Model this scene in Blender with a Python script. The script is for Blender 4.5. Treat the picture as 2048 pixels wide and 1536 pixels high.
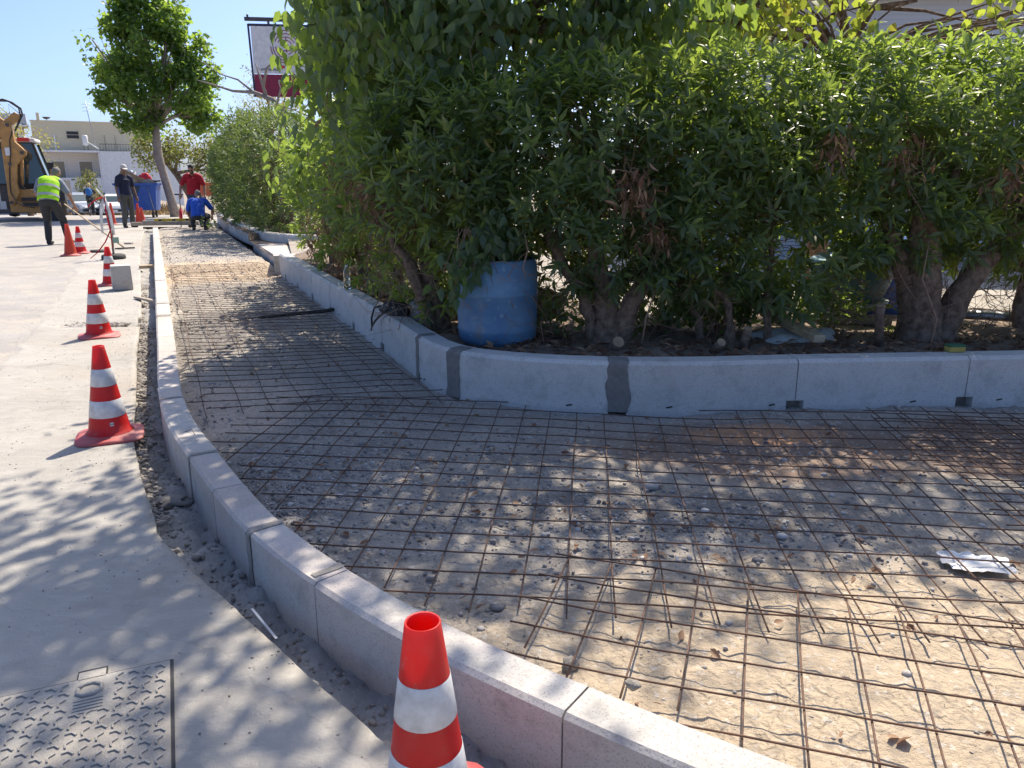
import bpy, bmesh, math, random
import numpy as np
from mathutils import Vector, Matrix, noise
R = math.radians
for o in list(bpy.data.objects): bpy.data.objects.remove(o)
scene = bpy.context.scene
COL = scene.collection

# ------------------------------------------------------------------ camera, sky, sun, exposure
CAM_H, PITCH = 1.35, math.atan(408 / 1540.0)
cam_d = bpy.data.cameras.new('camera'); cam = bpy.data.objects.new('camera', cam_d); COL.objects.link(cam)
cam_d.sensor_width = 36.0; cam_d.lens = 36.0 * 1540 / 2048; cam_d.clip_start = 0.05; cam_d.clip_end = 4000
cam.location = (0, 0, CAM_H); cam.rotation_euler = (R(90) - PITCH, 0, 0)
scene.camera = cam
SUN_AZ, SUN_EL = 19.5, 54.0          # azimuth clockwise from +Y, elevation
world = bpy.data.worlds.new('World'); scene.world = world; world.use_nodes = True
wn = world.node_tree.nodes; wl = world.node_tree.links
sky = wn.new('ShaderNodeTexSky'); sky.sky_type = 'NISHITA'; sky.sun_disc = False
sky.sun_elevation = R(SUN_EL); sky.sun_rotation = R(SUN_AZ); sky.altitude = 0
sky.air_density = 0.58; sky.dust_density = 2.3; sky.ozone_density = 8.0
wn['Background'].inputs['Strength'].default_value = 0.13
wl.new(sky.outputs[0], wn['Background'].inputs['Color'])
sun_d = bpy.data.lights.new('sun', 'SUN'); sun = bpy.data.objects.new('sun', sun_d); COL.objects.link(sun)
sun_d.energy = 3.9; sun_d.angle = R(0.53); sun_d.color = (1.0, 0.90, 0.76)
to_sun = Vector((math.sin(R(SUN_AZ)) * math.cos(R(SUN_EL)), math.cos(R(SUN_AZ)) * math.cos(R(SUN_EL)), math.sin(R(SUN_EL))))
sun.rotation_euler = to_sun.to_track_quat('Z', 'Y').to_euler()
scene.view_settings.view_transform = 'Standard'; scene.view_settings.look = 'None'
scene.view_settings.exposure = 0.95; scene.view_settings.gamma = 1
scene.view_settings.use_curve_mapping = False
scene.cycles.max_bounces = 8; scene.cycles.diffuse_bounces = 4; scene.cycles.glossy_bounces = 2

# ------------------------------------------------------------------ materials
def newmat(name):
    m = bpy.data.materials.new(name); m.use_nodes = True
    nt = m.node_tree; b = nt.nodes['Principled BSDF']
    return m, nt, b
def nd(nt, t, **kw):
    n = nt.nodes.new(t)
    for k, v in kw.items():
        if k in n.inputs.keys(): n.inputs[k].default_value = v
        else: setattr(n, k, v)
    return n
def rgba(c): return (c[0], c[1], c[2], 1)
def ramp(nt, fac, stops):
    r = nt.nodes.new('ShaderNodeValToRGB'); e = r.color_ramp.elements
    while len(e) < len(stops): e.new(0.5)
    for i, (p, c) in enumerate(stops): e[i].position = p; e[i].color = rgba(c)
    nt.links.new(fac, r.inputs['Fac']); return r.outputs['Color']
def mixc(nt, fac, a, b, mode='MIX'):
    m = nt.nodes.new('ShaderNodeMix'); m.data_type = 'RGBA'; m.blend_type = mode
    for sock, v in ((m.inputs[0], fac), (m.inputs[6], a), (m.inputs[7], b)):
        if isinstance(v, (int, float)): sock.default_value = v
        elif isinstance(v, tuple): sock.default_value = rgba(v)
        else: nt.links.new(v, sock)
    return m.outputs[2]
def coord(nt):
    return nt.nodes.new('ShaderNodeTexCoord').outputs['Object']
def noise_tex(nt, co, scale, detail=4, rough=.6):
    n = nd(nt, 'ShaderNodeTexNoise', Scale=scale, Detail=detail, Roughness=rough); nt.links.new(co, n.inputs['Vector']); return n.outputs['Fac']
def maprange(nt, v, a, b, c=0., d=1.):
    n = nt.nodes.new('ShaderNodeMapRange'); n.inputs[1].default_value = a; n.inputs[2].default_value = b
    n.inputs[3].default_value = c; n.inputs[4].default_value = d; nt.links.new(v, n.inputs[0]); return n.outputs[0]
def bump(nt, b, h, strength, dist=.01, prev=None):
    n = nt.nodes.new('ShaderNodeBump'); n.inputs['Strength'].default_value = strength; n.inputs['Distance'].default_value = dist
    nt.links.new(h, n.inputs['Height'])
    if prev is not None: nt.links.new(prev, n.inputs['Normal'])
    nt.links.new(n.outputs['Normal'], b.inputs['Normal']); return n.outputs['Normal']
def simple(name, c1, c2=None, scale=8, rough=.7, metal=0, bs=0, bscale=60, spec=.5, translucent=0, vary=0.0):
    m, nt, b = newmat(name); co = coord(nt)
    c2 = c2 or tuple(x * .8 for x in c1)
    f = maprange(nt, noise_tex(nt, co, scale, 5), .35, .65)
    col = mixc(nt, f, c1, c2)
    if vary:
        oi = nt.nodes.new('ShaderNodeObjectInfo')
        hs = nt.nodes.new('ShaderNodeHueSaturation'); nt.links.new(col, hs.inputs['Color'])
        nt.links.new(maprange(nt, oi.outputs['Random'], 0, 1, 1 - vary, 1 + vary), hs.inputs['Value']); col = hs.outputs['Color']
    nt.links.new(col, b.inputs['Base Color'])
    b.inputs['Roughness'].default_value = rough; b.inputs['Metallic'].default_value = metal; b.inputs['Specular IOR Level'].default_value = spec
    if bs: bump(nt, b, noise_tex(nt, co, bscale, 6), bs)
    if translucent:
        t = nt.nodes.new('ShaderNodeBsdfTranslucent'); nt.links.new(col, t.inputs['Color'])
        mx = nt.nodes.new('ShaderNodeMixShader'); mx.inputs[0].default_value = translucent
        nt.links.new(b.outputs[0], mx.inputs[1]); nt.links.new(t.outputs[0], mx.inputs[2])
        nt.links.new(mx.outputs[0], nt.nodes['Material Output'].inputs['Surface'])
    return m
def leafmat(name, stops, tcol, tfac=.4, rough=.42):
    m, nt, b = newmat(name)
    a = nt.nodes.new('ShaderNodeAttribute'); a.attribute_name = 'rnd'
    col = ramp(nt, a.outputs['Fac'], stops)
    nt.links.new(col, b.inputs['Base Color']); b.inputs['Roughness'].default_value = rough; b.inputs['Specular IOR Level'].default_value = .5
    t = nt.nodes.new('ShaderNodeBsdfTranslucent')
    nt.links.new(mixc(nt, .75, col, tcol), t.inputs['Color'])
    mx = nt.nodes.new('ShaderNodeMixShader'); mx.inputs[0].default_value = tfac
    nt.links.new(b.outputs[0], mx.inputs[1]); nt.links.new(t.outputs[0], mx.inputs[2])
    nt.links.new(mx.outputs[0], nt.nodes['Material Output'].inputs['Surface'])
    return m
def rndmat(name, stops, rough=.9, bs=0):
    m, nt, b = newmat(name)
    a = nt.nodes.new('ShaderNodeAttribute'); a.attribute_name = 'rnd'
    col = ramp(nt, a.outputs['Fac'], stops)
    nt.links.new(col, b.inputs['Base Color']); b.inputs['Roughness'].default_value = rough
    if bs: bump(nt, b, noise_tex(nt, coord(nt), 120, 4), bs)
    return m

def stone_mat(name, base, dark, light, vary=.07, pink=None):
    m, nt, b = newmat(name); co = coord(nt)
    n1 = maprange(nt, noise_tex(nt, co, 3.0, 5), .3, .7)
    col = mixc(nt, n1, base, light)
    if pink:
        n3 = maprange(nt, noise_tex(nt, co, 1.3, 3), .45, .65); col = mixc(nt, n3, col, pink)
    v = nd(nt, 'ShaderNodeTexVoronoi', Scale=260.); nt.links.new(co, v.inputs['Vector'])
    sp = maprange(nt, v.outputs['Color'], .72, .86)
    col = mixc(nt, sp, col, dark)
    st = maprange(nt, noise_tex(nt, co, 7, 9, .78), .5, .68, 0, .8)
    col = mixc(nt, st, col, tuple(x * .66 for x in base))
    col = mixc(nt, maprange(nt, noise_tex(nt, co, 2.1, 6, .7), .54, .68, 0, .45), col, (.42, .36, .29))
    oi = nt.nodes.new('ShaderNodeObjectInfo'); hs = nt.nodes.new('ShaderNodeHueSaturation'); nt.links.new(col, hs.inputs['Color'])
    nt.links.new(maprange(nt, oi.outputs['Random'], 0, 1, 1 - vary, 1 + vary), hs.inputs['Value'])
    nt.links.new(hs.outputs['Color'], b.inputs['Base Color']); b.inputs['Roughness'].default_value = .88
    p = bump(nt, b, noise_tex(nt, co, 140, 5), .35, .004)
    bump(nt, b, noise_tex(nt, co, 14, 3), .12, .01, p)
    return m
M = {}
M['kerb'] = stone_mat('kerb_concrete', (.49, .46, .415), (.36, .33, .30), (.55, .52, .47), pink=(.50, .43, .39))
M['wallstone'] = stone_mat('wall_concrete', (.52, .51, .48), (.37, .36, .34), (.59, .575, .54), .07)
M['oldwall'] = simple('old_painted_wall', (.75, .73, .68), (.55, .50, .44), 3, .85, bs=.3, bscale=40)
M['mortar'] = simple('mortar', (.19, .18, .165), (.25, .235, .21), 30, .95, bs=.7, bscale=160)
M['kerbmortar'] = simple('kerb_mortar', (.34, .315, .28), (.27, .25, .22), 30, .95, bs=.7, bscale=160)
M['darkmortar'] = simple('mortar_bed', (.3, .27, .23), (.2, .18, .16), 12, .95, bs=.6, bscale=90)

# concrete strip of the road
m, nt, b = newmat('road_concrete'); co = coord(nt)
mp = nt.nodes.new('ShaderNodeMapping'); mp.inputs['Rotation'].default_value = (0, 0, R(-24)); mp.inputs['Scale'].default_value = (1.5, 4, 1); nt.links.new(co, mp.inputs[0])
f = maprange(nt, noise_tex(nt, co, 1.4, 6), .3, .7)
col = mixc(nt, f, (.43, .405, .36), (.335, .315, .28))
col = mixc(nt, maprange(nt, noise_tex(nt, mp.outputs[0], 5, 6), .48, .72, 0, .55), col, (.49, .46, .41))
col = mixc(nt, maprange(nt, noise_tex(nt, co, 260, 2), .62, .75, 0, .6), col, (.2, .18, .16))
col = mixc(nt, maprange(nt, noise_tex(nt, co, 3.5, 8, .75), .52, .66, 0, .5), col, (.27, .245, .215))
col = mixc(nt, maprange(nt, noise_tex(nt, co, 38, 3), .62, .72, 0, .35), col, (.52, .48, .42))
col = mixc(nt, maprange(nt, noise_tex(nt, co, .5, 4), .52, .66, 0, .5), col, (.36, .30, .235))
wob = nd(nt, 'ShaderNodeTexNoise', Scale=6., Detail=5.); nt.links.new(co, wob.inputs['Vector'])
vm = nt.nodes.new('ShaderNodeVectorMath'); vm.operation = 'MULTIPLY_ADD'; vm.inputs[1].default_value = (.14, .14, .14); nt.links.new(wob.outputs['Color'], vm.inputs[0]); nt.links.new(co, vm.inputs[2])
vc = nd(nt, 'ShaderNodeTexVoronoi', Scale=.75, feature='DISTANCE_TO_EDGE'); nt.links.new(vm.outputs[0], vc.inputs['Vector'])
col = mixc(nt, maprange(nt, vc.outputs['Distance'], .004, .001, 0, .16), col, (.15, .13, .11))
nt.links.new(col, b.inputs['Base Color']); b.inputs['Roughness'].default_value = .9
p = bump(nt, b, noise_tex(nt, co, 110, 7, .75), .8, .006); p = bump(nt, b, noise_tex(nt, co, 9, 5), .35, .02, p); bump(nt, b, noise_tex(nt, mp.outputs[0], 22, 4), .15, .008, p)
M['concrete'] = m
m, nt, b = newmat('dusty_asphalt'); co = coord(nt)
f = maprange(nt, noise_tex(nt, co, .8, 6), .32, .68)
col = mixc(nt, f, (.36, .34, .315), (.28, .265, .245))
col = mixc(nt, maprange(nt, noise_tex(nt, co, 2.6, 8, .75), .44, .62, 0, .95), col, (.42, .375, .31))
v = nd(nt, 'ShaderNodeTexVoronoi', Scale=120.); nt.links.new(co, v.inputs['Vector'])
col = mixc(nt, maprange(nt, v.outputs['Color'], .6, .9, 0, .5), col, (.16, .15, .14))
nt.links.new(col, b.inputs['Base Color']); b.inputs['Roughness'].default_value = .85
bump(nt, b, noise_tex(nt, co, 110, 5), .5, .006)
M['asphalt'] = m
# sidewalk bed: sandy base course, grey aggregate zones, red soil
m, nt, b = newmat('sidewalk_base'); co = coord(nt)
sep = nt.nodes.new('ShaderNodeSeparateXYZ'); nt.links.new(co, sep.inputs[0])
def vdist(cx, cy, rx, ry):
    mp = nt.nodes.new('ShaderNodeMapping'); mp.vector_type = 'POINT'
    mp.inputs['Location'].default_value = (-cx / rx, -cy / ry, 0); mp.inputs['Scale'].default_value = (1 / rx, 1 / ry, 0)
    nt.links.new(co, mp.inputs[0]); ln = nt.nodes.new('ShaderNodeVectorMath'); ln.operation = 'LENGTH'; nt.links.new(mp.outputs[0], ln.inputs[0])
    a = nt.nodes.new('ShaderNodeMath'); a.operation = 'ADD'; nt.links.new(ln.outputs['Value'], a.inputs[0])
    nt.links.new(maprange(nt, noise_tex(nt, co, 3.5, 5), 0, 1, -.55, .55), a.inputs[1])
    return maprange(nt, a.outputs[0], 1.15, .75)
col = mixc(nt, maprange(nt, noise_tex(nt, co, 2.2, 6), .3, .7), (.43, .385, .325), (.30, .265, .225))
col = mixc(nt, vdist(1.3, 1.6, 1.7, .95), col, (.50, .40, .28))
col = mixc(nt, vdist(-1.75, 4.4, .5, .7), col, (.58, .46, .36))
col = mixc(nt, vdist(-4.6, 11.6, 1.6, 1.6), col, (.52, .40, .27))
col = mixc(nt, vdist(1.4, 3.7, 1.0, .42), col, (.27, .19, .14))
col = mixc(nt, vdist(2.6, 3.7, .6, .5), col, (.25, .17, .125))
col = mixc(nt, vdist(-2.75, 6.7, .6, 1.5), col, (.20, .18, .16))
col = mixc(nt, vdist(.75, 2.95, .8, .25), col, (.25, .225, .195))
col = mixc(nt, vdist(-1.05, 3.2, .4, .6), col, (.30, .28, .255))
col = mixc(nt, vdist(1.35, 3.92, .42, .15), col, (.52, .28, .15))  # red soil spot, its sunlit brightness put into the colour
col = mixc(nt, maprange(nt, noise_tex(nt, co, 26, 5), .5, .7, 0, .6), col, (.24, .21, .18))
v = nd(nt, 'ShaderNodeTexVoronoi', Scale=75.); nt.links.new(co, v.inputs['Vector'])
col = mixc(nt, maprange(nt, v.outputs['Color'], .78, .9, 0, .55), col, (.62, .58, .52))
nt.links.new(col, b.inputs['Base Color']); b.inputs['Roughness'].default_value = .95
p = bump(nt, b, noise_tex(nt, co, 70, 8, .7), .8, .012); p = bump(nt, b, noise_tex(nt, co, 18, 4), .6, .025, p)
fw = nd(nt, 'ShaderNodeTexWave', Scale=7., Distortion=9., Detail=3.); fw.inputs['Detail Scale'].default_value = 2.2; nt.links.new(co, fw.inputs['Vector'])
fm = nt.nodes.new('ShaderNodeMath'); fm.operation = 'MULTIPLY'; nt.links.new(fw.outputs['Fac'], fm.inputs[0]); nt.links.new(maprange(nt, noise_tex(nt, co, 4.5, 2), .45, .6), fm.inputs[1])
bump(nt, b, fm.outputs[0], .55, .012, p)
M['bed'] = m
M['trench'] = simple('trench_earth', (.31, .29, .265), (.40, .38, .345), 14, .97, bs=.9, bscale=80)
M['soil'] = simple('planting_soil', (.15, .105, .075), (.26, .195, .14), 6, .97, bs=.8, bscale=50)
M['yard'] = simple('yard_paving', (.40, .36, .30), (.26, .22, .17), 2, .9, bs=.3, bscale=60)
M['earth'] = simple('earth', (.33, .27, .20), (.24, .2, .15), 1, .95)
M['rebar'] = simple('rusty_steel', (.20, .11, .07), (.085, .06, .05), 25, .75, metal=.35, bs=.3, bscale=300)
def cone_mat(name, c):
    m, nt, b = newmat(name); co = coord(nt)
    f = maprange(nt, noise_tex(nt, co, 7, 6), .45, .75, 0, .35)
    sep = nt.nodes.new('ShaderNodeSeparateXYZ'); nt.links.new(co, sep.inputs[0])
    col = mixc(nt, f, c, (.5, .2, .17))
    col = mixc(nt, maprange(nt, noise_tex(nt, co, 18, 8, .75), .56, .72, 0, .75), col, (.40, .27, .23))
    col = mixc(nt, maprange(nt, noise_tex(nt, co, 60, 3), .6, .75, 0, .3), col, (.25, .05, .04))
    nt.links.new(col, b.inputs['Base Color']); b.inputs['Roughness'].default_value = .42
    t = nt.nodes.new('ShaderNodeBsdfTranslucent'); t.inputs[0].default_value = rgba((1.0, .06, .03))
    mx = nt.nodes.new('ShaderNodeMixShader'); mx.inputs[0].default_value = .38
    nt.links.new(b.outputs[0], mx.inputs[1]); nt.links.new(t.outputs[0], mx.inputs[2]); nt.links.new(mx.outputs[0], nt.nodes['Material Output'].inputs['Surface'])
    return m
M['cone'] = cone_mat('cone_red_plastic', (.72, .02, .018))
M['oldcone'] = cone_mat('cone_faded_orange', (.62, .10, .045))
M['conebase'] = simple('cone_base_rubber', (.50, .07, .07), (.42, .15, .13), 9, .6)
M['band'] = simple('reflective_band', (.68, .685, .68), (.50, .49, .47), 22, .45, bs=.05, bscale=500)
M['white'] = simple('white_plastic', (.78, .77, .74), (.68, .67, .64), 8, .55)
M['black'] = simple('black_fabric', (.012, .012, .014), (.03, .03, .032), 12, .6)
M['rubber'] = simple('black_rubber', (.03, .03, .03), (.06, .055, .05), 10, .8, bs=.3, bscale=80)
M['bluebin'] = simple('blue_bin_plastic', (.03, .10, .42), (.05, .13, .40), 4, .45)
M['steel'] = simple('galvanised_steel', (.45, .46, .48), (.32, .33, .35), 12, .45, metal=.8)
M['darkmetal'] = simple('dark_metal', (.06, .06, .065), (.11, .10, .095), 10, .55, metal=.5)
M['tan'] = simple('machine_tan_paint', (.52, .27, .075), (.36, .19, .06), 5, .5, bs=.1, bscale=40)
M['bark'] = simple('bark_grey_brown', (.10, .062, .043), (.27, .19, .135), 22, .97, bs=1.0, bscale=38)
M['barkpale'] = simple('bark_pale_grey', (.24, .20, .17), (.34, .29, .25), 9, .95, bs=1.0, bscale=40)
M['twig'] = simple('dry_twig', (.22, .13, .085), (.33, .22, .15), 20, .95)
M['wood'] = simple('raw_timber', (.55, .42, .26), (.42, .30, .18), 9, .8, bs=.3, bscale=60)
M['woodgrey'] = simple('weathered_timber', (.42, .36, .28), (.30, .25, .20), 9, .85, bs=.3, bscale=60)
M['cutwood'] = simple('cut_wood_face', (.42, .29, .17), (.32, .21, .12), 20, .8)
M['hedge'] = leafmat('hedge_leaf', [(0, (.058, .082, .054)), (.4, (.092, .126, .074)), (.75, (.12, .158, .082)), (.92, (.17, .19, .08)), (1, (.27, .22, .09))], (.55, .74, .08), .45, .36)
M['hedgefar'] = leafmat('far_hedge_leaf', [(0, (.035, .06, .03)), (.5, (.06, .095, .042)), (.9, (.09, .13, .05)), (1, (.16, .17, .05))], (.36, .5, .07), .28, .45)
M['ficus'] = leafmat('ficus_leaf', [(0, (.046, .08, .05)), (.5, (.076, .12, .068)), (.85, (.11, .155, .072)), (1, (.17, .2, .065))], (.52, .72, .08), .42, .40)
M['street'] = leafmat('street_tree_leaf', [(0, (.035, .08, .028)), (.6, (.065, .125, .038)), (1, (.11, .16, .045))], (.50, .72, .08), .48, .45)
M['olive'] = leafmat('dry_olive_leaf', [(0, (.045, .065, .02)), (.5, (.085, .09, .028)), (.8, (.16, .10, .035)), (1, (.2, .17, .05))], (.45, .50, .08), .35, .55)
M['yellow'] = leafmat('yellow_green_leaf', [(0, (.10, .12, .025)), (.5, (.2, .19, .035)), (1, (.28, .22, .05))], (.65, .6, .1), .4, .5)
M['vine'] = leafmat('heart_leaf', [(0, (.05, .10, .02)), (.6, (.11, .16, .03)), (.85, (.2, .2, .04)), (.93, (.4, .2, .05)), (1, (.35, .12, .05))], (.65, .75, .08), .5, .5)
M['deadleaf'] = leafmat('dead_leaf', [(0, (.13, .06, .035)), (.5, (.24, .13, .075)), (1, (.36, .23, .14))], (.5, .28, .14), .2, .8)
M['gravel'] = rndmat('gravel', [(0, (.2, .185, .175)), (.4, (.32, .30, .28)), (.75, (.43, .40, .37)), (1, (.58, .55, .51))], .92, .3)
M['clod'] = rndmat('earth_clod', [(0, (.22, .19, .165)), (.6, (.33, .30, .26)), (1, (.42, .38, .33))], .97, .5)
M['grass'] = rndmat('dry_grass', [(0, (.30, .2, .09)), (.6, (.45, .32, .16)), (1, (.55, .42, .22))], .9)
m, nt, b = newmat('clear_glass'); b.inputs['Base Color'].default_value = (.9, .95, .95, 1); b.inputs['Roughness'].default_value = .05
b.inputs['Transmission Weight'].default_value = 1; b.inputs['IOR'].default_value = 1.33; M['glass'] = m
m, nt, b = newmat('cab_glass'); b.inputs['Base Color'].default_value = (.045, .07, .068, 1); b.inputs['Roughness'].default_value = .06; b.inputs['Specular IOR Level'].default_value = .8; M['darkglass'] = m
def plain(name, c, rough=.6, **k): M[name] = simple(name, c, None, 10, rough, **k)

# ------------------------------------------------------------------ object helpers
def tag(o, label=None, cat=None, group=None, kind=None):
    if label: o['label'] = label
    if cat: o['category'] = cat
    if group: o['group'] = group
    if kind: o['kind'] = kind
    return o
def empty(name, loc=(0, 0, 0), rz=0):
    o = bpy.data.objects.new(name, None); COL.objects.link(o); o.location = loc; o.rotation_euler = (0, 0, rz); o.empty_display_size = .1
    return o
def link(name, me, parent=None):
    o = bpy.data.objects.new(name, me); COL.objects.link(o); o.parent = parent; return o
def copy_tree(o, parent=None):
    c = o.copy(); COL.objects.link(c); c.parent = parent
    for ch in [x for x in bpy.data.objects if x.parent == o]: copy_tree(ch, c)
    return c
def V(*a): return Vector(a)
class MB:
    def __init__(s): s.v = []; s.f = []; s.sm = []
    def add(s, vs, fs, smooth=False):
        n = len(s.v); s.v += [tuple(x) for x in vs]; s.f += [tuple(i + n for i in q) for q in fs]; s.sm += [smooth] * len(fs); return s
    def box(s, c, size, rot=None, taper=1.0):
        x, y, z = [k / 2 for k in size]; vs = []
        for sz in (-1, 1):
            t = taper if sz > 0 else 1
            for sx, sy in ((-1, -1), (1, -1), (1, 1), (-1, 1)): vs.append(V(sx * x * t, sy * y * t, sz * z))
        if rot is not None: vs = [rot @ q for q in vs]
        c = V(*c); vs = [q + c for q in vs]
        return s.add(vs, [(0, 3, 2, 1), (4, 5, 6, 7), (0, 1, 5, 4), (1, 2, 6, 5), (2, 3, 7, 6), (3, 0, 4, 7)])
    def bar(s, a, b, w, h=None, up=(0, 0, 1)):
        a, b = V(*a), V(*b); d = b - a; L = d.length; d.normalize(); u = V(*up)
        if abs(d.dot(u)) > .98: u = V(0, 1, 0)
        x = d.cross(u).normalized(); z = x.cross(d)
        m = Matrix((x, d, z)).transposed()
        return s.box((a + b) / 2, (w, L, h or w), m)
    def tube(s, pts, r, n=8, cap=True, smooth=True):
        pts = [V(*p) for p in pts]; rs = r if isinstance(r, (list, tuple)) else [r] * len(pts); base = len(s.v); prev = None
        for i, p in enumerate(pts):
            t = (pts[min(i + 1, len(pts) - 1)] - pts[max(i - 1, 0)])
            t = t.normalized() if t.length > 1e-9 else V(0, 0, 1)
            if prev is None:
                a = V(0, 0, 1) if abs(t.z) < .9 else V(1, 0, 0); x = t.cross(a).normalized()
            else:
                x = (prev - t * prev.dot(t)); x = x.normalized() if x.length > 1e-6 else t.orthogonal().normalized()
            prev = x; y = t.cross(x)
            for k in range(n):
                a = 2 * math.pi * k / n; s.v.append(tuple(p + (x * math.cos(a) + y * math.sin(a)) * rs[i]))
        for i in range(len(pts) - 1):
            for k in range(n):
                a = base + i * n + k; b_ = base + i * n + (k + 1) % n
                s.f.append((a, b_, b_ + n, a + n)); s.sm.append(smooth)
        if cap:
            s.f.append(tuple(base + k for k in reversed(range(n)))); s.sm.append(False)
            e = base + (len(pts) - 1) * n; s.f.append(tuple(e + k for k in range(n))); s.sm.append(False)
        return s
    def lathe(s, prof, n=24, c=(0, 0, 0), smooth=True, capb=False, capt=False, sx=1, sy=1):
        base = len(s.v)
        for r, z in prof:
            for k in range(n):
                a = 2 * math.pi * k / n; s.v.append((c[0] + r * math.cos(a) * sx, c[1] + r * math.sin(a) * sy, c[2] + z))
        for i in range(len(prof) - 1):
            for k in range(n):
                a = base + i * n + k; b_ = base + i * n + (k + 1) % n
                s.f.append((a, b_, b_ + n, a + n)); s.sm.append(smooth)
        if capb: s.f.append(tuple(base + k for k in reversed(range(n)))); s.sm.append(False)
        if capt: s.f.append(tuple(base + (len(prof) - 1) * n + k for k in range(n))); s.sm.append(False)
        return s
    def ell(s, c, r, n=12, m=8, rot=None):
        vs = []; c = V(*c)
        for i in range(m + 1):
            ph = math.pi * i / m
            for k in range(n):
                a = 2 * math.pi * k / n
                q = V(r[0] * math.sin(ph) * math.cos(a), r[1] * math.sin(ph) * math.sin(a), -r[2] * math.cos(ph))
                if rot is not None: q = rot @ q
                vs.append(q + c)
        fs = [(i * n + k, i * n + (k + 1) % n, (i + 1) * n + (k + 1) % n, (i + 1) * n + k) for i in range(m) for k in range(n)]
        return s.add(vs, fs, True)
    def prism(s, poly, y0, y1, plane='xz'):
        n = len(poly); f = (lambda a, b, y: (a, y, b)) if plane == 'xz' else ((lambda a, b, y: (y, a, b)) if plane == 'yz' else (lambda a, b, y: (a, b, y)))
        vs = [f(a, b, y0) for a, b in poly] + [f(a, b, y1) for a, b in poly]
        return s.add(vs, [tuple(range(n)), tuple(range(2 * n - 1, n - 1, -1))] + [(i, i + n, (i + 1) % n + n, (i + 1) % n) for i in range(n)])
    def mesh(s, name, mat):
        me = bpy.data.meshes.new(name); me.from_pydata(s.v, [], s.f); me.update()
        for p, q in zip(me.polygons, s.sm): p.use_smooth = q
        bm = bmesh.new(); bm.from_mesh(me); bmesh.ops.recalc_face_normals(bm, faces=bm.faces); bm.to_mesh(me); bm.free()
        if mat: me.materials.append(M[mat] if isinstance(mat, str) else mat)
        return me
    def build(s, name, mat, parent=None): return link(name, s.mesh(name, mat), parent)
def bevel(o, w, seg=2):
    md = o.modifiers.new('bevel', 'BEVEL'); md.width = w; md.segments = seg; md.limit_method = 'ANGLE'; md.angle_limit = R(40); return o
def np_mesh(name, verts, faces, mat, rnd=None, smooth=False):
    """verts (n,3), faces (m,k) int arrays, all faces the same k"""
    me = bpy.data.meshes.new(name); n, (mm, k) = len(verts), faces.shape
    me.vertices.add(n); me.vertices.foreach_set('co', np.asarray(verts, np.float32).ravel())
    me.loops.add(mm * k); me.loops.foreach_set('vertex_index', faces.astype(np.int32).ravel())
    me.polygons.add(mm); me.polygons.foreach_set('loop_start', np.arange(0, mm * k, k, dtype=np.int32))
    if smooth: me.polygons.foreach_set('use_smooth', np.ones(mm, bool))
    me.update(calc_edges=True)
    if rnd is not None:
        a = me.attributes.new('rnd', 'FLOAT', 'POINT'); a.data.foreach_set('value', np.asarray(rnd, np.float32))
    me.materials.append(M[mat]); return me
def unit(a): return a / (np.linalg.norm(a, axis=-1, keepdims=True) + 1e-9)
# leaf templates: (across, along, lift)
T_LANCE = (np.array([(0, 0, 0), (-.42, .3, .05), (0, .32, -.02), (.42, .3, .05), (-.36, .62, 0), (0, .64, -.06), (.36, .62, 0), (0, 1, -.16)]),
           np.array([(0, 2, 1), (0, 3, 2), (1, 2, 5), (1, 5, 4), (2, 3, 6), (2, 6, 5), (4, 5, 7), (5, 6, 7)]))
T_OVATE = (np.array([(0, 0, 0), (-.5, .28, .06), (0, .3, -.03), (.5, .28, .06), (-.4, .62, .03), (0, .64, -.05), (.4, .62, .03), (0, 1.05, -.14)]), T_LANCE[1])
T_DIAM = (np.array([(0, 0, 0), (-.5, .45, .06), (.5, .45, .06), (0, 1, -.08), (0, .45, -.03)]), np.array([(0, 4, 1), (0, 2, 4), (1, 4, 3), (4, 2, 3)]))
def leaves(name, P, A, N, L, W, mat, parent, tmpl, rnd):
    A = unit(A); S = unit(np.cross(A, N)); N2 = np.cross(S, A); t, fs = tmpl
    n = len(P); k = len(t)
    vs = P[:, None, :] + A[:, None, :] * (t[None, :, 1:2] * L[:, None, None]) + S[:, None, :] * (t[None, :, 0:1] * W[:, None, None]) + N2[:, None, :] * (t[None, :, 2:3] * L[:, None, None])
    F = (fs[None] + (np.arange(n) * k)[:, None, None]).reshape(-1, 3)
    me = np_mesh(name, vs.reshape(-1, 3), F, mat, np.repeat(rnd, k))
    return link(name, me, parent)
def scatter_tubes(name, A, B, r, mat, parent, bend=0.0, rng=None, seg=3, n=3):
    """many thin bent twigs as one mesh: A,B (k,3)"""
    k = len(A); ts = np.linspace(0, 1, seg + 1); D = unit(B - A)
    X = unit(np.cross(D, np.tile((.3, .2, 1.), (k, 1)))); Y = np.cross(D, X)
    off = (rng.normal(size=(k, 3)) if rng is not None else np.zeros((k, 3))) * bend
    C = A[:, None] + (B - A)[:, None] * ts[None, :, None] + off[:, None] * (4 * ts * (1 - ts))[None, :, None]
    an = 2 * np.pi * np.arange(n) / n; rr = (r * np.ones(k))[:, None, None, None] * (1 - .6 * ts)[None, :, None, None]
    vs = C[:, :, None] + rr * (X[:, None, None] * np.cos(an)[None, None, :, None] + Y[:, None, None] * np.sin(an)[None, None, :, None])
    f = []
    for i in range(seg):
        for j in range(n): f.append((i * n + j, i * n + (j + 1) % n, (i + 1) * n + (j + 1) % n, (i + 1) * n + j))
    f = np.array(f); F = (f[None] + (np.arange(k) * n * (seg + 1))[:, None, None]).reshape(-1, 4)
    o = link(name, np_mesh(name, vs.reshape(-1, 3), F, mat, smooth=True), parent); o['kind'] = 'stuff'; return o
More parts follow.
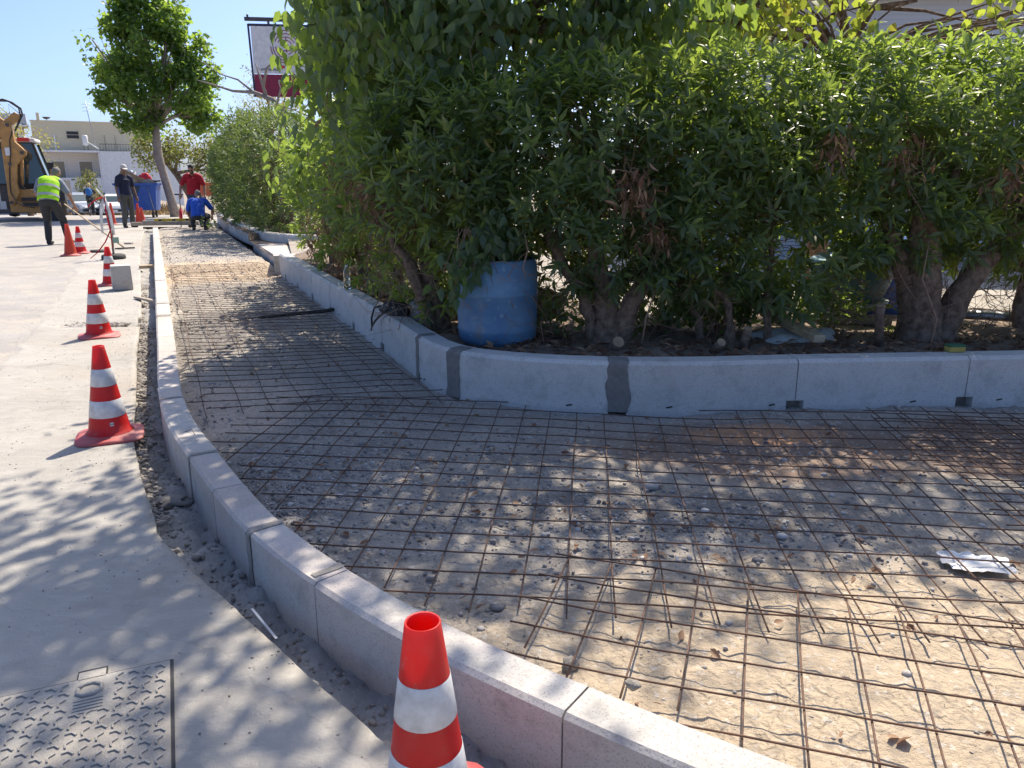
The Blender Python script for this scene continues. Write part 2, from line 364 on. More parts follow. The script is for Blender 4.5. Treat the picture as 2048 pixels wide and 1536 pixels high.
def fbm(x, y, s, o=4):
    return noise.fractal(V(x * s, y * s, 3.7), 1.0, 2.0, o)
def sheet(name, rows, mat, kind='structure', zf=None, smooth=True):
    """rows: list of equally long lists of (x,y,z)"""
    nr, nc = len(rows), len(rows[0]); vs = [p for r in rows for p in r]
    F = np.array([(i * nc + j, i * nc + j + 1, (i + 1) * nc + j + 1, (i + 1) * nc + j) for i in range(nr - 1) for j in range(nc - 1)])
    vs = np.array(vs)
    a, b_, c = vs[F[0][0]], vs[F[0][1]], vs[F[0][2]]
    if np.cross(b_ - a, c - b_)[2] < 0: F = F[:, ::-1]
    o = link(name, np_mesh(name, vs, F, mat, smooth=smooth)); tag(o, kind=kind); return o

class Curve2:
    """smooth plan curve through points, by arc length"""
    def __init__(s, pts, sub=12):
        P = [V(p[0], p[1], 0) for p in pts]; out = []
        for i in range(len(P) - 1):
            p0, p1, p2, p3 = P[max(i - 1, 0)], P[i], P[i + 1], P[min(i + 2, len(P) - 1)]
            t1 = (p2 - p0); t2 = (p3 - p1); L = (p2 - p1).length
            t1 = t1.normalized() * L; t2 = t2.normalized() * L
            for k in range(sub):
                t = k / sub; a = 2 * t**3 - 3 * t**2 + 1; b_ = t**3 - 2 * t**2 + t; c = -2 * t**3 + 3 * t**2; d = t**3 - t**2
                out.append(p1 * a + t1 * b_ + p2 * c + t2 * d)
        out.append(P[-1]); s.p = np.array([(q.x, q.y) for q in out])
        s.s = np.concatenate([[0], np.cumsum(np.linalg.norm(np.diff(s.p, axis=0), axis=1))]); s.L = s.s[-1]
    def at(s, u): return np.array([np.interp(u, s.s, s.p[:, 0]), np.interp(u, s.s, s.p[:, 1])])
    def nrm(s, u):
        a, b_ = s.at(max(u - .04, 0)), s.at(min(u + .04, s.L)); t = (b_ - a) / np.linalg.norm(b_ - a); return np.array([-t[1], t[0]])
    def off(s, u, d): return s.at(u) + s.nrm(u) * d
    def near(s, x, y): return float(s.s[np.argmin((s.p[:, 0] - x)**2 + (s.p[:, 1] - y)**2)])
def inside(poly, x, y):
    c = False; n = len(poly); j = n - 1
    for i in range(n):
        xi, yi = poly[i]; xj, yj = poly[j]
        if (yi > y) != (yj > y) and x < (xj - xi) * (y - yi) / (yj - yi) + xi: c = not c
        j = i
    return c
# ------------------------------------------------------------------ ground, road, kerb, sidewalk base, wall
rnd = random.Random(4)
def gz(y): return 0.0 if y < 29 else (-.0405 * (y - 29.8) - .016 if y > 30.6 else -.0405 * (y - 29)**2 / 3.2)
gz_far = lambda y: max(gz(y), -2.6)
KC = Curve2([(-14.1, 30.87), (-9.55, 20.84), (-5.96, 12.93), (-4.19, 9.02), (-2.86, 6.09), (-2.03, 4.26), (-1.76, 3.76), (-1.48, 3.32), (-1.22, 2.92), (-.95, 2.54), (-.62, 2.17), (-.27, 1.85), (.12, 1.56), (.5, 1.31), (1.0, 1.03), (1.7, .76), (2.7, .53), (4.2, .4)])
WC = Curve2([(-9.3, 24.35), (-3.3, 11.0), (-1.91, 7.93), (-1.04, 6.01), (-.66, 5.12), (-.5, 4.78), (-.28, 4.54), (.12, 4.37), (.57, 4.29), (1.07, 4.28), (1.66, 4.34), (2.7, 4.42), (4.5, 4.58), (7.0, 4.9)])
K_END = KC.near(-9.55, 20.84)            # the laid kerb ends here, by the man in navy
Z_TOP, Z_BED, Z_TR = .13, .03, -.075
W_TOP = .345
RE = [(-30, 62), (-16.6, 35.5), (-12.6, 26.7), (-9.88, 21.04), (-8.3, 17.5), (-6.83, 14.28), (-4.96, 10.29), (-3.79, 7.79), (-3.62, 7.4), (-3.04, 6.09), (-2.63, 5.22), (-2.32, 4.55), (-2.07, 3.99), (-1.72, 3.34), (-1.45, 2.89), (-1.41, 2.8), (-1.1, 2.44), (-.81, 2.14), (-.52, 1.83), (-.31, 1.61), (.1, 1.25), (.9, .75), (2.2, .3), (4, .1), (20, -.6)]
def edge_x(y):
    ys = [p[1] for p in RE][::-1]; xs = [p[0] for p in RE][::-1]; return float(np.interp(y, ys, xs))

# earth under everything, out to the horizon
rows = []
for y in (-400, -60, -20, -6, 0, 6, 12, 18, 24, 29, 30.6, 40, 60, 93, 140, 300, 900, 2600):
    rows.append([(x, y, gz_far(y) - .26) for x in (-2500, -600, -200, -80, -40, -20, -10, 0, 10, 20, 40, 80, 200, 600, 2500)])
sheet('ground', rows, 'earth')
# asphalt road
ys = [-30, -10, -3, -.6, 0, .3, .6, .9, 1.2, 1.5] + list(np.arange(1.8, 9, .35)) + list(np.arange(9, 24.2, .8)) + [24.3, 26, 28, 29, 29.5, 30, 30.6, 33, 38, 45, 55, 70, 95]
rows = []
for y in ys:
    xe = 30. if y > 24.25 else edge_x(y) - .55 - .1 * math.sin(y * 2.3) - .06 * math.sin(y * 7.1)
    if y < 0: xe = 30
    rows.append([(-90 + (xe + 90) * (1 - (1 - t)**3), y, gz_far(y) - .005) for t in np.linspace(0, 1, 24)])
sheet('road', rows, 'asphalt')
# concrete strip along the trench, with a real broken edge
rng = np.random.default_rng(3)
rows = []
for y in np.concatenate([np.arange(-.55, 9, .03), np.arange(9, 24.1, .12)]):
    xe = edge_x(y) + .010 * noise.noise(V(y * 5, 0, 1)) + .006 * noise.noise(V(y * 40, 2, 1))
    if 7.4 < y < 7.75: xe -= .03
    xl = edge_x(y) - (1.0 + .12 * noise.noise(V(y * 1.7, 0, 5)) + .05 * noise.noise(V(y * 7, 0, 5))) - max(0, 2.6 - y) * 3.0
    rut = lambda x: -.035 * math.exp(-((y - 7.35 - .1 * (x + 4)) / .10)**2) * (1 if x > xl + .25 else 0)
    rows.append([(xl, y, -.004)] + [(xl + (xe - xl) * t, y, .002 * fbm(xl + (xe - xl) * t, y, 2.2) + rut(xl + (xe - xl) * t)) for t in np.linspace(.02, 1, 26)] + [(xe - .004, y, -.03), (xe - .012 + .008 * noise.noise(V(y * 30, 7, 1)), y, -.13)])
sheet('road_edge_strip', rows, 'concrete')
# trench between strip and kerb
rows = []
for u in np.arange(K_END - 2.6, KC.L, .03):
    r_ = []
    for d in np.linspace(.03, -.75, 22):
        p = KC.off(u, d)
        z = Z_TR + .045 * fbm(p[0], p[1], 5) + .028 * fbm(p[0] + 9, p[1], 22, 3)
        if p[1] > 7.6: z += .035
        r_.append((p[0], p[1], z - .02))
    rows.append(r_)
sheet('trench', rows, 'trench')

# kerb stones
def stone(C, s0, s1, prof, nseg, parent, name, mat, notch=0):
    """loft a stone along curve C between arc lengths; prof = cross section (d,z); notch: bottom corners cut away over 5 cm"""
    mb = MB(); n = len(prof); secs = []
    zb = min(z for d, z in prof)
    raised = [(d, z if z > zb + .001 else zb + notch) for d, z in prof]
    us = list(np.linspace(s0, s1, nseg + 1))
    if notch:
        secs = [(s0, raised), (s0 + .05, raised), (s0 + .0501, prof)] + [(u, prof) for u in us[1:-1] if s0 + .06 < u < s1 - .06] + [(s1 - .0501, prof), (s1 - .05, raised), (s1, raised)]
    else: secs = [(u, prof) for u in us]
    vs = []
    for u, pr in secs:
        for d, z in pr:
            p = C.off(u, d); vs.append((p[0], p[1], z))
    fs = [(i * n + k, i * n + (k + 1) % n, (i + 1) * n + (k + 1) % n, (i + 1) * n + k) for i in range(len(secs) - 1) for k in range(n)]
    fs += [tuple(range(n)), tuple((len(secs) - 1) * n + k for k in range(n))]
    mb.add(vs, fs); return mb.build(name, mat, parent)
def strip_wrap(C, s, w, prof, parent, mat, seed, name='mortar_joint'):
    """mortar smeared over a joint: a thin skin 3 mm proud of the stones, wavy edges"""
    mb = MB(); r_ = random.Random(seed); vs = []; n = len(prof)
    pts = []
    for i in range(n - 1):
        (d0, z0), (d1, z1) = prof[i], prof[i + 1]; k = max(2, int(math.hypot(d1 - d0, z1 - z0) / .02))
        pts += [(d0 + (d1 - d0) * j / k, z0 + (z1 - z0) * j / k) for j in range(k)]
    pts.append(prof[-1]); ph = r_.random() * 9
    for i, (d, z) in enumerate(pts):
        a = w / 2 * (1 + .35 * noise.noise(V(i * .35, ph, 0))); b_ = w / 2 * (1 + .35 * noise.noise(V(i * .35, ph, 4)))
        for q in (-a, -a * .4, b_ * .4, b_):
            p = C.off(s + q, d); vs.append((p[0], p[1], z))
    fs = [(i * 4 + k, i * 4 + k + 1, (i + 1) * 4 + k + 1, (i + 1) * 4 + k) for i in range(len(pts) - 1) for k in range(3)]
    mb.add(vs, fs, True); return mb.build(name, mat, parent)
core = MB()
us = np.arange(K_END + .03, KC.L, .12); prof = [(.012, -.2), (.012, Z_TOP - .02), (.118, Z_TOP - .02), (.118, -.2)]
vs = []
for u in us:
    for d, z in prof: p = KC.off(u, d); vs.append((p[0], p[1], z))
core.add(vs, [(i * 4 + k, i * 4 + (k + 1) % 4, (i + 1) * 4 + (k + 1) % 4, (i + 1) * 4 + k) for i in range(len(us) - 1) for k in range(4)] + [(0, 1, 2, 3)])
kerb = core.build('kerb', 'darkmortar'); tag(kerb, kind='structure')
KP = [(0, -.22), (0, Z_TOP - .012), (.012, Z_TOP), (.122, Z_TOP), (.13, Z_TOP - .008), (.13, -.22)]
joints = [KC.near(*p) for p in [(-2.03, 4.26), (-1.48, 3.33), (-1.22, 2.92), (-.95, 2.54), (-.62, 2.17), (.12, 1.55)]]
while joints[0] - 1.0 > K_END: joints.insert(0, joints[0] - 1.0)
joints.insert(0, K_END)
while joints[-1] + .75 < KC.L: joints.append(joints[-1] + .8)
for a, b_ in zip(joints, joints[1:]):
    stone(KC, a + .003, b_ - .003, [(d + rnd.uniform(-.002, .002), z) for d, z in KP], 6, kerb, 'kerb_stone', 'kerb')
MP = [(-.003, -.1), (-.003, Z_TOP - .012), (.011, Z_TOP + .003), (.128, Z_TOP + .003)]
for i, (p, w) in enumerate([((-1.48, 3.33), .03), ((-.95, 2.54), .04), ((-.66, 2.2), .03), ((-3.27, 7.0), .10), ((-3.62, 7.78), .06), ((-4.5, 9.72), .05), ((-2.03, 4.26), .03)]):
    strip_wrap(KC, KC.near(*p), w, MP if i not in (2,) else [(.02, Z_TOP + .003), (.128, Z_TOP + .003)], kerb, 'kerbmortar', i)

# sidewalk base course between kerb and wall
kk = [KC.near(*p) for p in [(-9.55, 20.84), (-4.19, 9.02), (-2.03, 4.26), (-1.22, 2.92), (-.62, 2.17), (.12, 1.56), (1.0, 1.03), (4.2, .4)]]
ww = [WC.near(*p) for p in [(-8.1, 21.7), (-2.5, 9.2), (-.9, 5.7), (-.42, 4.68), (.12, 4.37), (1.07, 4.28), (2.4, 4.4), (7, 4.9)]]
kk[0] -= 1.5; ww[0] = max(0.01, ww[0] - 1.5)
def bed_z(x, y):
    z = Z_BED + .022 * fbm(x, y, 1.3) + .013 * fbm(x + 5, y, 6)
    return z
rows = []
ts = []; 
for i in range(len(kk) - 1):
    n = max(6, int((kk[i + 1] - kk[i] + ww[i + 1] - ww[i]) / 2 / (.028 if i > 1 else .06)))
    ts += [i + k / n for k in range(n)]
for t in ts:
    a = np.interp(t, range(len(kk)), kk); b_ = np.interp(t, range(len(ww)), ww)
    p, q = KC.off(a, .10), WC.off(b_, .06); r_ = []
    for s in np.linspace(0, 1, 96):
        x, y = p + (q - p) * s; z = bed_z(x, y) + .004 * noise.noise(V(x * 60, y * 60, 0)) + .008 * noise.noise(V(x * 25, y * 25, 3))
        dk = s * np.linalg.norm(q - p)
        z -= .03 * math.exp(-(dk / .12)**2) * (1 if y > 3.0 else .3)          # hollow behind the kerb
        dw = (1 - s) * np.linalg.norm(q - p); z += .006 * math.exp(-(dw / .16)**2)
        r_.append((x, y, z))
    rows.append(r_)
sheet('sidewalk_base', rows, 'bed')
BED_POLY = [tuple(float(c) for c in KC.off(u, .14)) for u in np.arange(kk[0], KC.L, .25)] + [tuple(float(c) for c in WC.off(u, -.015)) for u in np.arange(WC.L, ww[0], -.25)]

# low block wall in front of the hedge
wall = empty('retaining_wall', (0, 0, 0)); tag(wall, 'low grey wall of precast concrete blocks curving in front of the hedge', 'wall')
s_start = WC.near(-3.3, 11.0)
us = np.arange(s_start + .02, WC.L, .1); mb = MB(); vs = []
for u in us:
    for d, z in [(.06, -.1), (.06, W_TOP - .03), (.135, W_TOP - .03), (.135, -.1)]: p = WC.off(u, d); vs.append((p[0], p[1], z))
mb.add(vs, [(i * 4 + k, i * 4 + (k + 1) % 4, (i + 1) * 4 + (k + 1) % 4, (i + 1) * 4 + k) for i in range(len(us) - 1) for k in range(4)] + [(0, 1, 2, 3)])
mb.build('mortar_core', 'darkmortar', wall)
WP = [(0, -.02), (0, W_TOP - .02), (.022, W_TOP), (.142, W_TOP), (.15, W_TOP - .008), (.15, -.02)]
WPn = [(d, .035 if z < 0 else z) for d, z in WP]
cs = WC.near(-.63, 5.08)
wj = [cs]
while wj[0] - 1.0 > s_start: wj.insert(0, wj[0] - 1.0)
wj.insert(0, s_start)
wj += [WC.near(*p) for p in [(-.36, 4.61), (.62, 4.29), (1.66, 4.34), (2.7, 4.42)]]
while wj[-1] + 1.05 < WC.L: wj.append(wj[-1] + 1.04)
for a, b_ in zip(wj, wj[1:]):
    g = .003 if a not in () else .03
    stone(WC, a + g, b_ - g, [(d + rnd.uniform(-.0025, .0025), z if z > .1 else .0) for d, z in WP], 8, wall, 'wall_block', 'wallstone', notch=.10)
WM = [(-.003, .045), (-.003, W_TOP - .02), (.02, W_TOP + .003), (.12, W_TOP + .003)]
for i, (p, w) in enumerate([((-.63, 5.08), .07), ((-.36, 4.61), .12), ((.62, 4.29), .125)]):
    strip_wrap(WC, WC.near(*p), w, WM, wall, 'mortar', 20 + i)
# small lifting slots in the block faces
for s in [WC.near(*p) + q for p, q in [((.62, 4.29), -.28), ((1.66, 4.34), -.14), ((2.7, 4.42), -.32), ((2.7, 4.42), .22), ((.62, 4.29), .3), ((-1.2, 6.3), .1), ((-.63, 5.08), .15), ((-1.7, 7.4), 0)]]:
    a, b_ = WC.off(s - .018, -.001), WC.off(s + .018, -.001); MB().bar((a[0], a[1], .075), (b_[0], b_[1], .082), .004, .008).build('slot', 'black', wall)
# kerb ramp at the entrance and the old painted wall beyond it
rk = MB(); vs = []; RP = [(-3.36, 11.15), (-3.79, 12.54), (-4.5, 14.2), (-5.18, 15.8)]
for i, (x, y) in enumerate(RP):
    zt = [.30, .20, .17, .15][i]
    for d, z in [(-.06, -.05), (-.06, zt), (.42, zt), (.42, -.05)]: vs.append((x + d * .91, y + d * .41, z))
rk.add(vs, [(i * 4 + k, i * 4 + (k + 1) % 4, (i + 1) * 4 + (k + 1) % 4, (i + 1) * 4 + k) for i in range(3) for k in range(4)] + [(0, 1, 2, 3), (12, 13, 14, 15)])
o = rk.build('entrance_kerb', 'kerb'); tag(o, kind='structure')
OC = Curve2([(-9.6, 25.6), (-7.76, 21.4), (-5.63, 17.0), (-4.62, 15.4), (-3.4, 15.0)])
ow = empty('old_wall', (0, 0, 0)); tag(ow, 'old low white painted wall under the far end of the hedge', 'wall')
for i in range(6):
    a, b_ = OC.L * i / 6, OC.L * (i + 1) / 6
    stone(OC, a + .004, b_ - .004, [(0, -.05), (0, .30 + .01 * (i % 2)), (.02, .32), (.2, .32), (.2, -.05)], 4, ow, 'wall_block', 'oldwall')
# planting soil behind the wall, yard beyond
rows = []
for u in np.arange(.05, WC.L, .1):
    r_ = []
    for d in np.concatenate([np.linspace(.12, .75, 12), [1.0, 1.4, 1.9]]):
        p = WC.off(u, d if u < WC.near(-.6, 5.0) or u > WC.near(.3, 4.3) else min(d, 1.9))
        z = .285 + .035 * fbm(p[0], p[1], 2.5) + .012 * fbm(p[0], p[1], 14)
        if -5.3 < p[0] < -3.2 and 11.0 < p[1] < 16.5: z = min(z, .16)
        r_.append((p[0], p[1], z))
    rows.append(r_)
sheet('planting_bed', rows, 'soil')
rows = [[(x, y, .235 - (max(0, y - 20) * .01)) for x in np.linspace(xa, 16, 12)] for y, xa in [(5.9, -.7), (6.6, -.8), (8, -1.4), (10, -2.3), (12, -3.4), (16, -4.6), (20, -6.5), (24, -8.4)]]
sheet('yard', rows, 'yard')
# paving round the street tree, dumpster side
rows = [[(x, y, .012 + gz(y)) for x in np.linspace(-12.9 - (y - 24) * .42, -4 - (y - 24) * .4, 8)] for y in (24.4, 25.5, 27, 28.5, 29.5, 31, 36)]
sheet('pavement', rows, 'concrete')

# ------------------------------------------------------------------ gravel, clods, litter (nobody could count them)
ICO = None
def ico():
    bm = bmesh.new(); bmesh.ops.create_icosphere(bm, subdivisions=1, radius=1); v = np.array([tuple(x.co) for x in bm.verts]); f = np.array([[q.index for q in p.verts] for p in bm.faces]); bm.free(); return v, f
IV, IF = ico()
def pebbles(name, P, size, mat, seed, flat=.65):
    g = np.random.default_rng(seed); n = len(P); k = len(IV)
    sc = size[:, None] * g.uniform(.6, 1.3, (n, 3)); sc[:, 2] *= flat
    a = g.uniform(0, 6.28, n); ca, sa = np.cos(a), np.sin(a)
    J = IV[None] * (1 + g.uniform(-.25, .25, (n, k, 1))); J = J * sc[:, None]
    x = J[..., 0] * ca[:, None] - J[..., 1] * sa[:, None]; y = J[..., 0] * sa[:, None] + J[..., 1] * ca[:, None]
    vs = np.stack([x, y, J[..., 2]], -1) + P[:, None]
    F = (IF[None] + (np.arange(n) * k)[:, None, None]).reshape(-1, 3)
    o = link(name, np_mesh(name, vs.reshape(-1, 3), F, mat, np.repeat(g.uniform(0, 1, n), k))); tag(o, kind='stuff'); return o
def rand_in(poly, n, xr, yr, g, dens=None):
    out = []
    while len(out) < n:
        x, y = float(g.uniform(*xr)), float(g.uniform(*yr))
        if dens is not None and g.random() > dens(x, y): continue
        if inside(poly, x, y): out.append((x, y))
    return out
g = np.random.default_rng(11)
def dens(x, y):
    d = .05 + max(0, fbm(x, y, 1.6) * .25)
    d += 1.0 * math.exp(-(((x + 1.0) / .45)**2 + ((y - 3.15) / .55)**2))
    d += .9 * math.exp(-(((x - .8) / .7)**2 + ((y - 2.85 + .1 * x) / .28)**2))
    d += .45 * math.exp(-(((x + .2) / .6)**2 + ((y - 3.3) / .6)**2))
    if y < 2.3 and x > .1: d *= .25
    if y > 6: d += .12
    return d
pts = rand_in(BED_POLY, 14000, (-3.2, 3.2), (1.3, 7.5), g, dens)
sz = np.array([max(.0022, g.gamma(1.8, .0021)) for _ in pts]); sz = np.minimum(sz, .021)
pebbles('gravel', np.array([(x, y, bed_z(x, y) + .25 * s) for (x, y), s in zip(pts, sz)]), sz, 'gravel', 1)
pts = rand_in(BED_POLY, 2200, (-8.5, -1.5), (6.5, 20), g, lambda x, y: .5)
sz = g.uniform(.005, .016, len(pts))
pebbles('gravel', np.array([(x, y, bed_z(x, y) + .2 * s) for (x, y), s in zip(pts, sz)]), sz, 'gravel', 2)
# earth clods in the trench and crumbled edge of the strip
P = []; S = []
for _ in range(8000):
    u = g.uniform(KC.near(-4.6, 9.9), KC.near(.6, 1.2)); d = -abs(g.uniform(.0, .26)); p = KC.off(u, d)
    if p[0] < edge_x(p[1]) + .005: continue
    P.append((p[0], p[1], Z_TR - .02 + .045 * fbm(p[0], p[1], 5) + .028 * fbm(p[0] + 9, p[1], 22, 3))); S.append(min(.02, max(.002, g.gamma(1.4, .0027))))
pebbles('trench_rubble', np.array(P), np.array(S), 'clod', 3)
P = []; S = []
for _ in range(900):
    y = g.uniform(3.0, 10.5); x = edge_x(y) + abs(g.normal(0, .05)); P.append((x, y, -.05 - .2 * (x - edge_x(y)))); S.append(g.uniform(.006, .02))
for _ in range(1600):
    y = g.uniform(1.3, 12); x = edge_x(y) - abs(g.normal(.3, .5)); P.append((x, y, .001)); S.append(g.uniform(.0012, .0045))
for _ in range(260):
    x = g.uniform(-4.3, -3.75); y = 7.35 + .1 * (x + 4) + g.normal(0, .06); P.append((x, y, -.01)); S.append(g.uniform(.006, .022))
pebbles('edge_rubble', np.array(P), np.array(S), 'clod', 5)
# fallen leaves
def litter(name, pts, zf, seed, Lr=(.04, .08)):
    g = np.random.default_rng(seed); n = len(pts); P = np.array([(x, y, zf(x, y) + g.uniform(.004, .02)) for x, y in pts])
    a = g.uniform(0, 6.28, n); A = np.stack([np.cos(a), np.sin(a), g.normal(0, .3, n)], -1); N = np.stack([g.normal(0, .5, n), g.normal(0, .5, n), np.ones(n)], -1)
    L = g.uniform(*Lr, n); o = leaves(name, P, A, N, L, L * g.uniform(.3, .55, n), 'deadleaf', None, T_OVATE, g.uniform(0, 1, n)); tag(o, kind='stuff')
pts = []
for _ in range(2600):
    u = g.uniform(WC.near(-2.6, 9.5), WC.L - .3); p = WC.off(u, g.uniform(.14, .85)); pts.append((p[0], p[1]))
litter('leaf_litter', pts, lambda x, y: .285 + .035 * fbm(x, y, 2.5) + .012 * fbm(x, y, 14), 7)
pts = rand_in(BED_POLY, 420, (-2.5, 3.0), (1.5, 5.5), g, lambda x, y: dens(x, y) * .6 + .05)
litter('fallen_leaves', pts, bed_z, 8, (.02, .05))
# ------------------------------------------------------------------ reinforcing mesh sheets
def mesh_sheet(label, O, u, v, us, vs_, ur, vr, lift, seed, ubend=.012, rad=.0031):
    """bars along u at each v in vs_ (cross bars) and along v at each u in us; clipped to the sidewalk base"""
    root = empty('rebar_mesh', (O[0], O[1], 0)); tag(root, label, 'rebar mesh', 'sheets of rebar mesh on the sidewalk base')
    r_ = random.Random(seed)
    def run(a_fixed, lo, hi, along_u):
        j = r_.uniform(-.006, .006); e0, e1 = r_.uniform(-.03, .03), r_.uniform(-.03, .03)
        P = []; segs = []; n = max(4, int((hi - lo) / .11)); ph = r_.random() * 20
        for k in range(n + 1):
            t = lo + e0 + (hi + e1 - lo - e0) * k / n
            a, b_ = (t, a_fixed + j) if along_u else (a_fixed + j, t)
            w = ubend * noise.noise(V(t * 1.1, ph, seed))
            x = O[0] + u[0] * a + v[0] * b_ + (v[0] if along_u else u[0]) * w; y = O[1] + u[1] * a + v[1] * b_ + (v[1] if along_u else u[1]) * w
            z = Z_BED + lift + .02 * noise.noise(V(x * .9, y * .9, seed)) + (.0075 if along_u else 0) + .012 * fbm(x, y, 1.3)
            if inside(BED_POLY, x, y): P.append((x - O[0], y - O[1], z))
            elif P: segs.append(P); P = []
        if P: segs.append(P)
        for P in segs:
            if len(P) > 2: MB().tube(P, rad, 5).build('bar', 'rebar', root)
    for b_ in vs_: run(b_, ur[0], ur[1], True)
    for a in us: run(a, vr[0], vr[1], False)
ar = lambda a, b_, s: list(np.arange(a, b_, s))
mesh_sheet('rusty rebar mesh lying on the sunlit sand nearest the camera', (.003, 2.061), (.952, -.307), (.307, .952), ar(.07, 3.6, .15), ar(-1.05, .45, .146), (0, 3.8), (-1.2, .43), .043, 1)
mesh_sheet('largest rebar mesh sheet, in the shade in front of the curved wall', (-.274, 2.156), (.993, -.115), (.095, .995), ar(-1.2, 3.3, .15), ar(.06, 2.3, .146), (-1.4, 3.6), (-.02, 2.25), .032, 2)
mesh_sheet('second rebar mesh doubled over the shaded sheet at the right edge', (1.95, 2.45), (.998, -.06), (.06, .998), ar(0, 2.6, .15), ar(.1, 1.8, .15), (-.05, 2.7), (0, 1.83), .045, 3)
mesh_sheet('long rebar mesh on the narrow path between kerb and straight wall', (-1.6, 4.15), (.982, .19), (-.413, .911), ar(-.12, 1.42, .19), ar(.15, 6.1, .147), (-.2, 1.52), (0, 6.1), .045, 4, .03, .0029)
mesh_sheet('far rebar mesh on the lit patch of path behind the shaded stretch', (-4.15, 9.75), (.975, .222), (-.413, .911), ar(-.1, 1.5, .2), ar(.1, 2.6, .16), (-.25, 1.6), (0, 2.7), .04, 5)

# ------------------------------------------------------------------ traffic cones
def cone(label, x, y, rz, z=0., old=False, stripes=True, sticker=False, lean=0, h=.5, rb=.106, rt=.0285):
    root = empty('traffic_cone', (x, y, z), rz); tag(root, label, 'traffic cone', 'traffic cones along the kerb')
    root.rotation_euler = (lean, 0, rz)
    zz = .03
    rad = lambda t: rb + (rt - rb) * t
    H = h - zz; bm_ = 'oldcone' if old else 'cone'
    prof = [(rad(0) + .014, zz - .006), (rad(0) + .004, zz + .008)] + [(rad(t), zz + H * t) for t in np.linspace(.03, 1, 14)] + [(rt - .001, h + .002), (rt - .0045, h)] + [(rad(t) - .0045, zz + H * t) for t in np.linspace(.98, 0, 10)]
    MB().lathe(prof, 40).build('body', bm_, root)
    bs = MB(); n = 40; vs = []                                # square skirt with rounded corners
    for (w, zq) in [(.165, 0), (.168, .006), (.165, .014), (.145, .018), (rb + .022, .022), (rb + .012, .03)]:
        for k in range(n):
            a = 2 * math.pi * k / n; c, s_ = math.cos(a), math.sin(a); e = 5 if w > .155 else (3 if w > .14 else 2)
            rr = w / ((abs(c)**e + abs(s_)**e)**(1 / e)); vs.append((rr * c, rr * s_, zq + (.004 * math.cos(4 * a) if 0 < zq < .02 else 0)))
    bs.add(vs, [(i * n + k, i * n + (k + 1) % n, (i + 1) * n + (k + 1) % n, (i + 1) * n + k) for i in range(5) for k in range(n)] + [tuple(range(n))], True)
    bs.build('base', 'conebase', root)
    if stripes:
        for t0, t1 in ((.20, .392), (.555, .75)):
            MB().lathe([(rad(t0) + .0006, zz + H * t0), (rad(t0) + .0014, zz + H * t0 + .001), (rad(t1) + .0014, zz + H * t1 - .001), (rad(t1) + .0006, zz + H * t1)], 40).build('reflective_band', 'band', root)
    if sticker:
        a0 = -1.35; t = .13; vs = []
        for zq in (-.009, .009):
            for k in range(5):
                a = a0 + (k - 2) * .045; tt = t + zq / H; rr = rad(tt) + .0012; vs.append((rr * math.cos(a), rr * math.sin(a), zz + H * tt))
        MB().add(vs, [(k, k + 1, k + 6, k + 5) for k in range(4)]).build('sticker', 'white', root)
        for k in range(4):
            a = a0 + (k - 1.5) * .036; rr = rad(t) + .0022; MB().box((rr * math.cos(a), rr * math.sin(a), zz + H * t), (.0022, .0008, .007)).build('print', 'black', root)
    return root
cone('nearest striped cone, cut by the bottom of the photo, red with white bands', -.178, 1.36, .3, -.0, h=.5, rb=.098, rt=.0365)
cone('second nearest striped cone, beside the dark part of the trench', -2.19, 3.99, .42, 0, sticker=True)
cone('third striped cone, beside the rough joint across the concrete', -3.69, 6.77, .5, 0, sticker=True)
cone('striped cone half hidden behind the pale stone block', -5.33, 10.25, .4)
cone('small striped cone beside a faded plain cone by the vest worker', -8.23, 14.85, .5)
cone('faded orange cone without bands in front of the vest worker', -8.16, 14.38, .4, old=True, stripes=False, h=.57)
cone('dusty orange cone left of the man in navy', -12.5, 24.6, .4, old=True, stripes=False, h=.66)
cone('dusty orange cone in front of the blue dumpster', -12.05, 25.4, .4, old=True, stripes=False, h=.62)
cone('faded cone mostly hidden behind the legs of the man in navy', -11.75, 25.0, .4, old=True, stripes=False, h=.5)

# ------------------------------------------------------------------ small things on the road side
def blob(mb, c, r, seed, n=14, m=9, amp=.2, freq=2.5):
    k = len(mb.v); mb.ell((0, 0, 0), r, n, m)
    for i in range(k, len(mb.v)):
        q = V(*mb.v[i]); f_ = 1 + amp * noise.noise(V(q.x / max(r) * freq, q.y / max(r) * freq, q.z / max(r) * freq + seed)); mb.v[i] = tuple(q * f_ + V(*c))
    return mb
# stone block
o = MB().box((0, 0, .155), (.235, .25, .31), None, .97).build('stone_block', 'kerb'); bevel(o, .012); o.location = (-4.97, 9.82, 0); o.rotation_euler = (0, 0, .5)
tag(o, 'pale upright cut stone block standing on the concrete by the kerb', 'stone block')
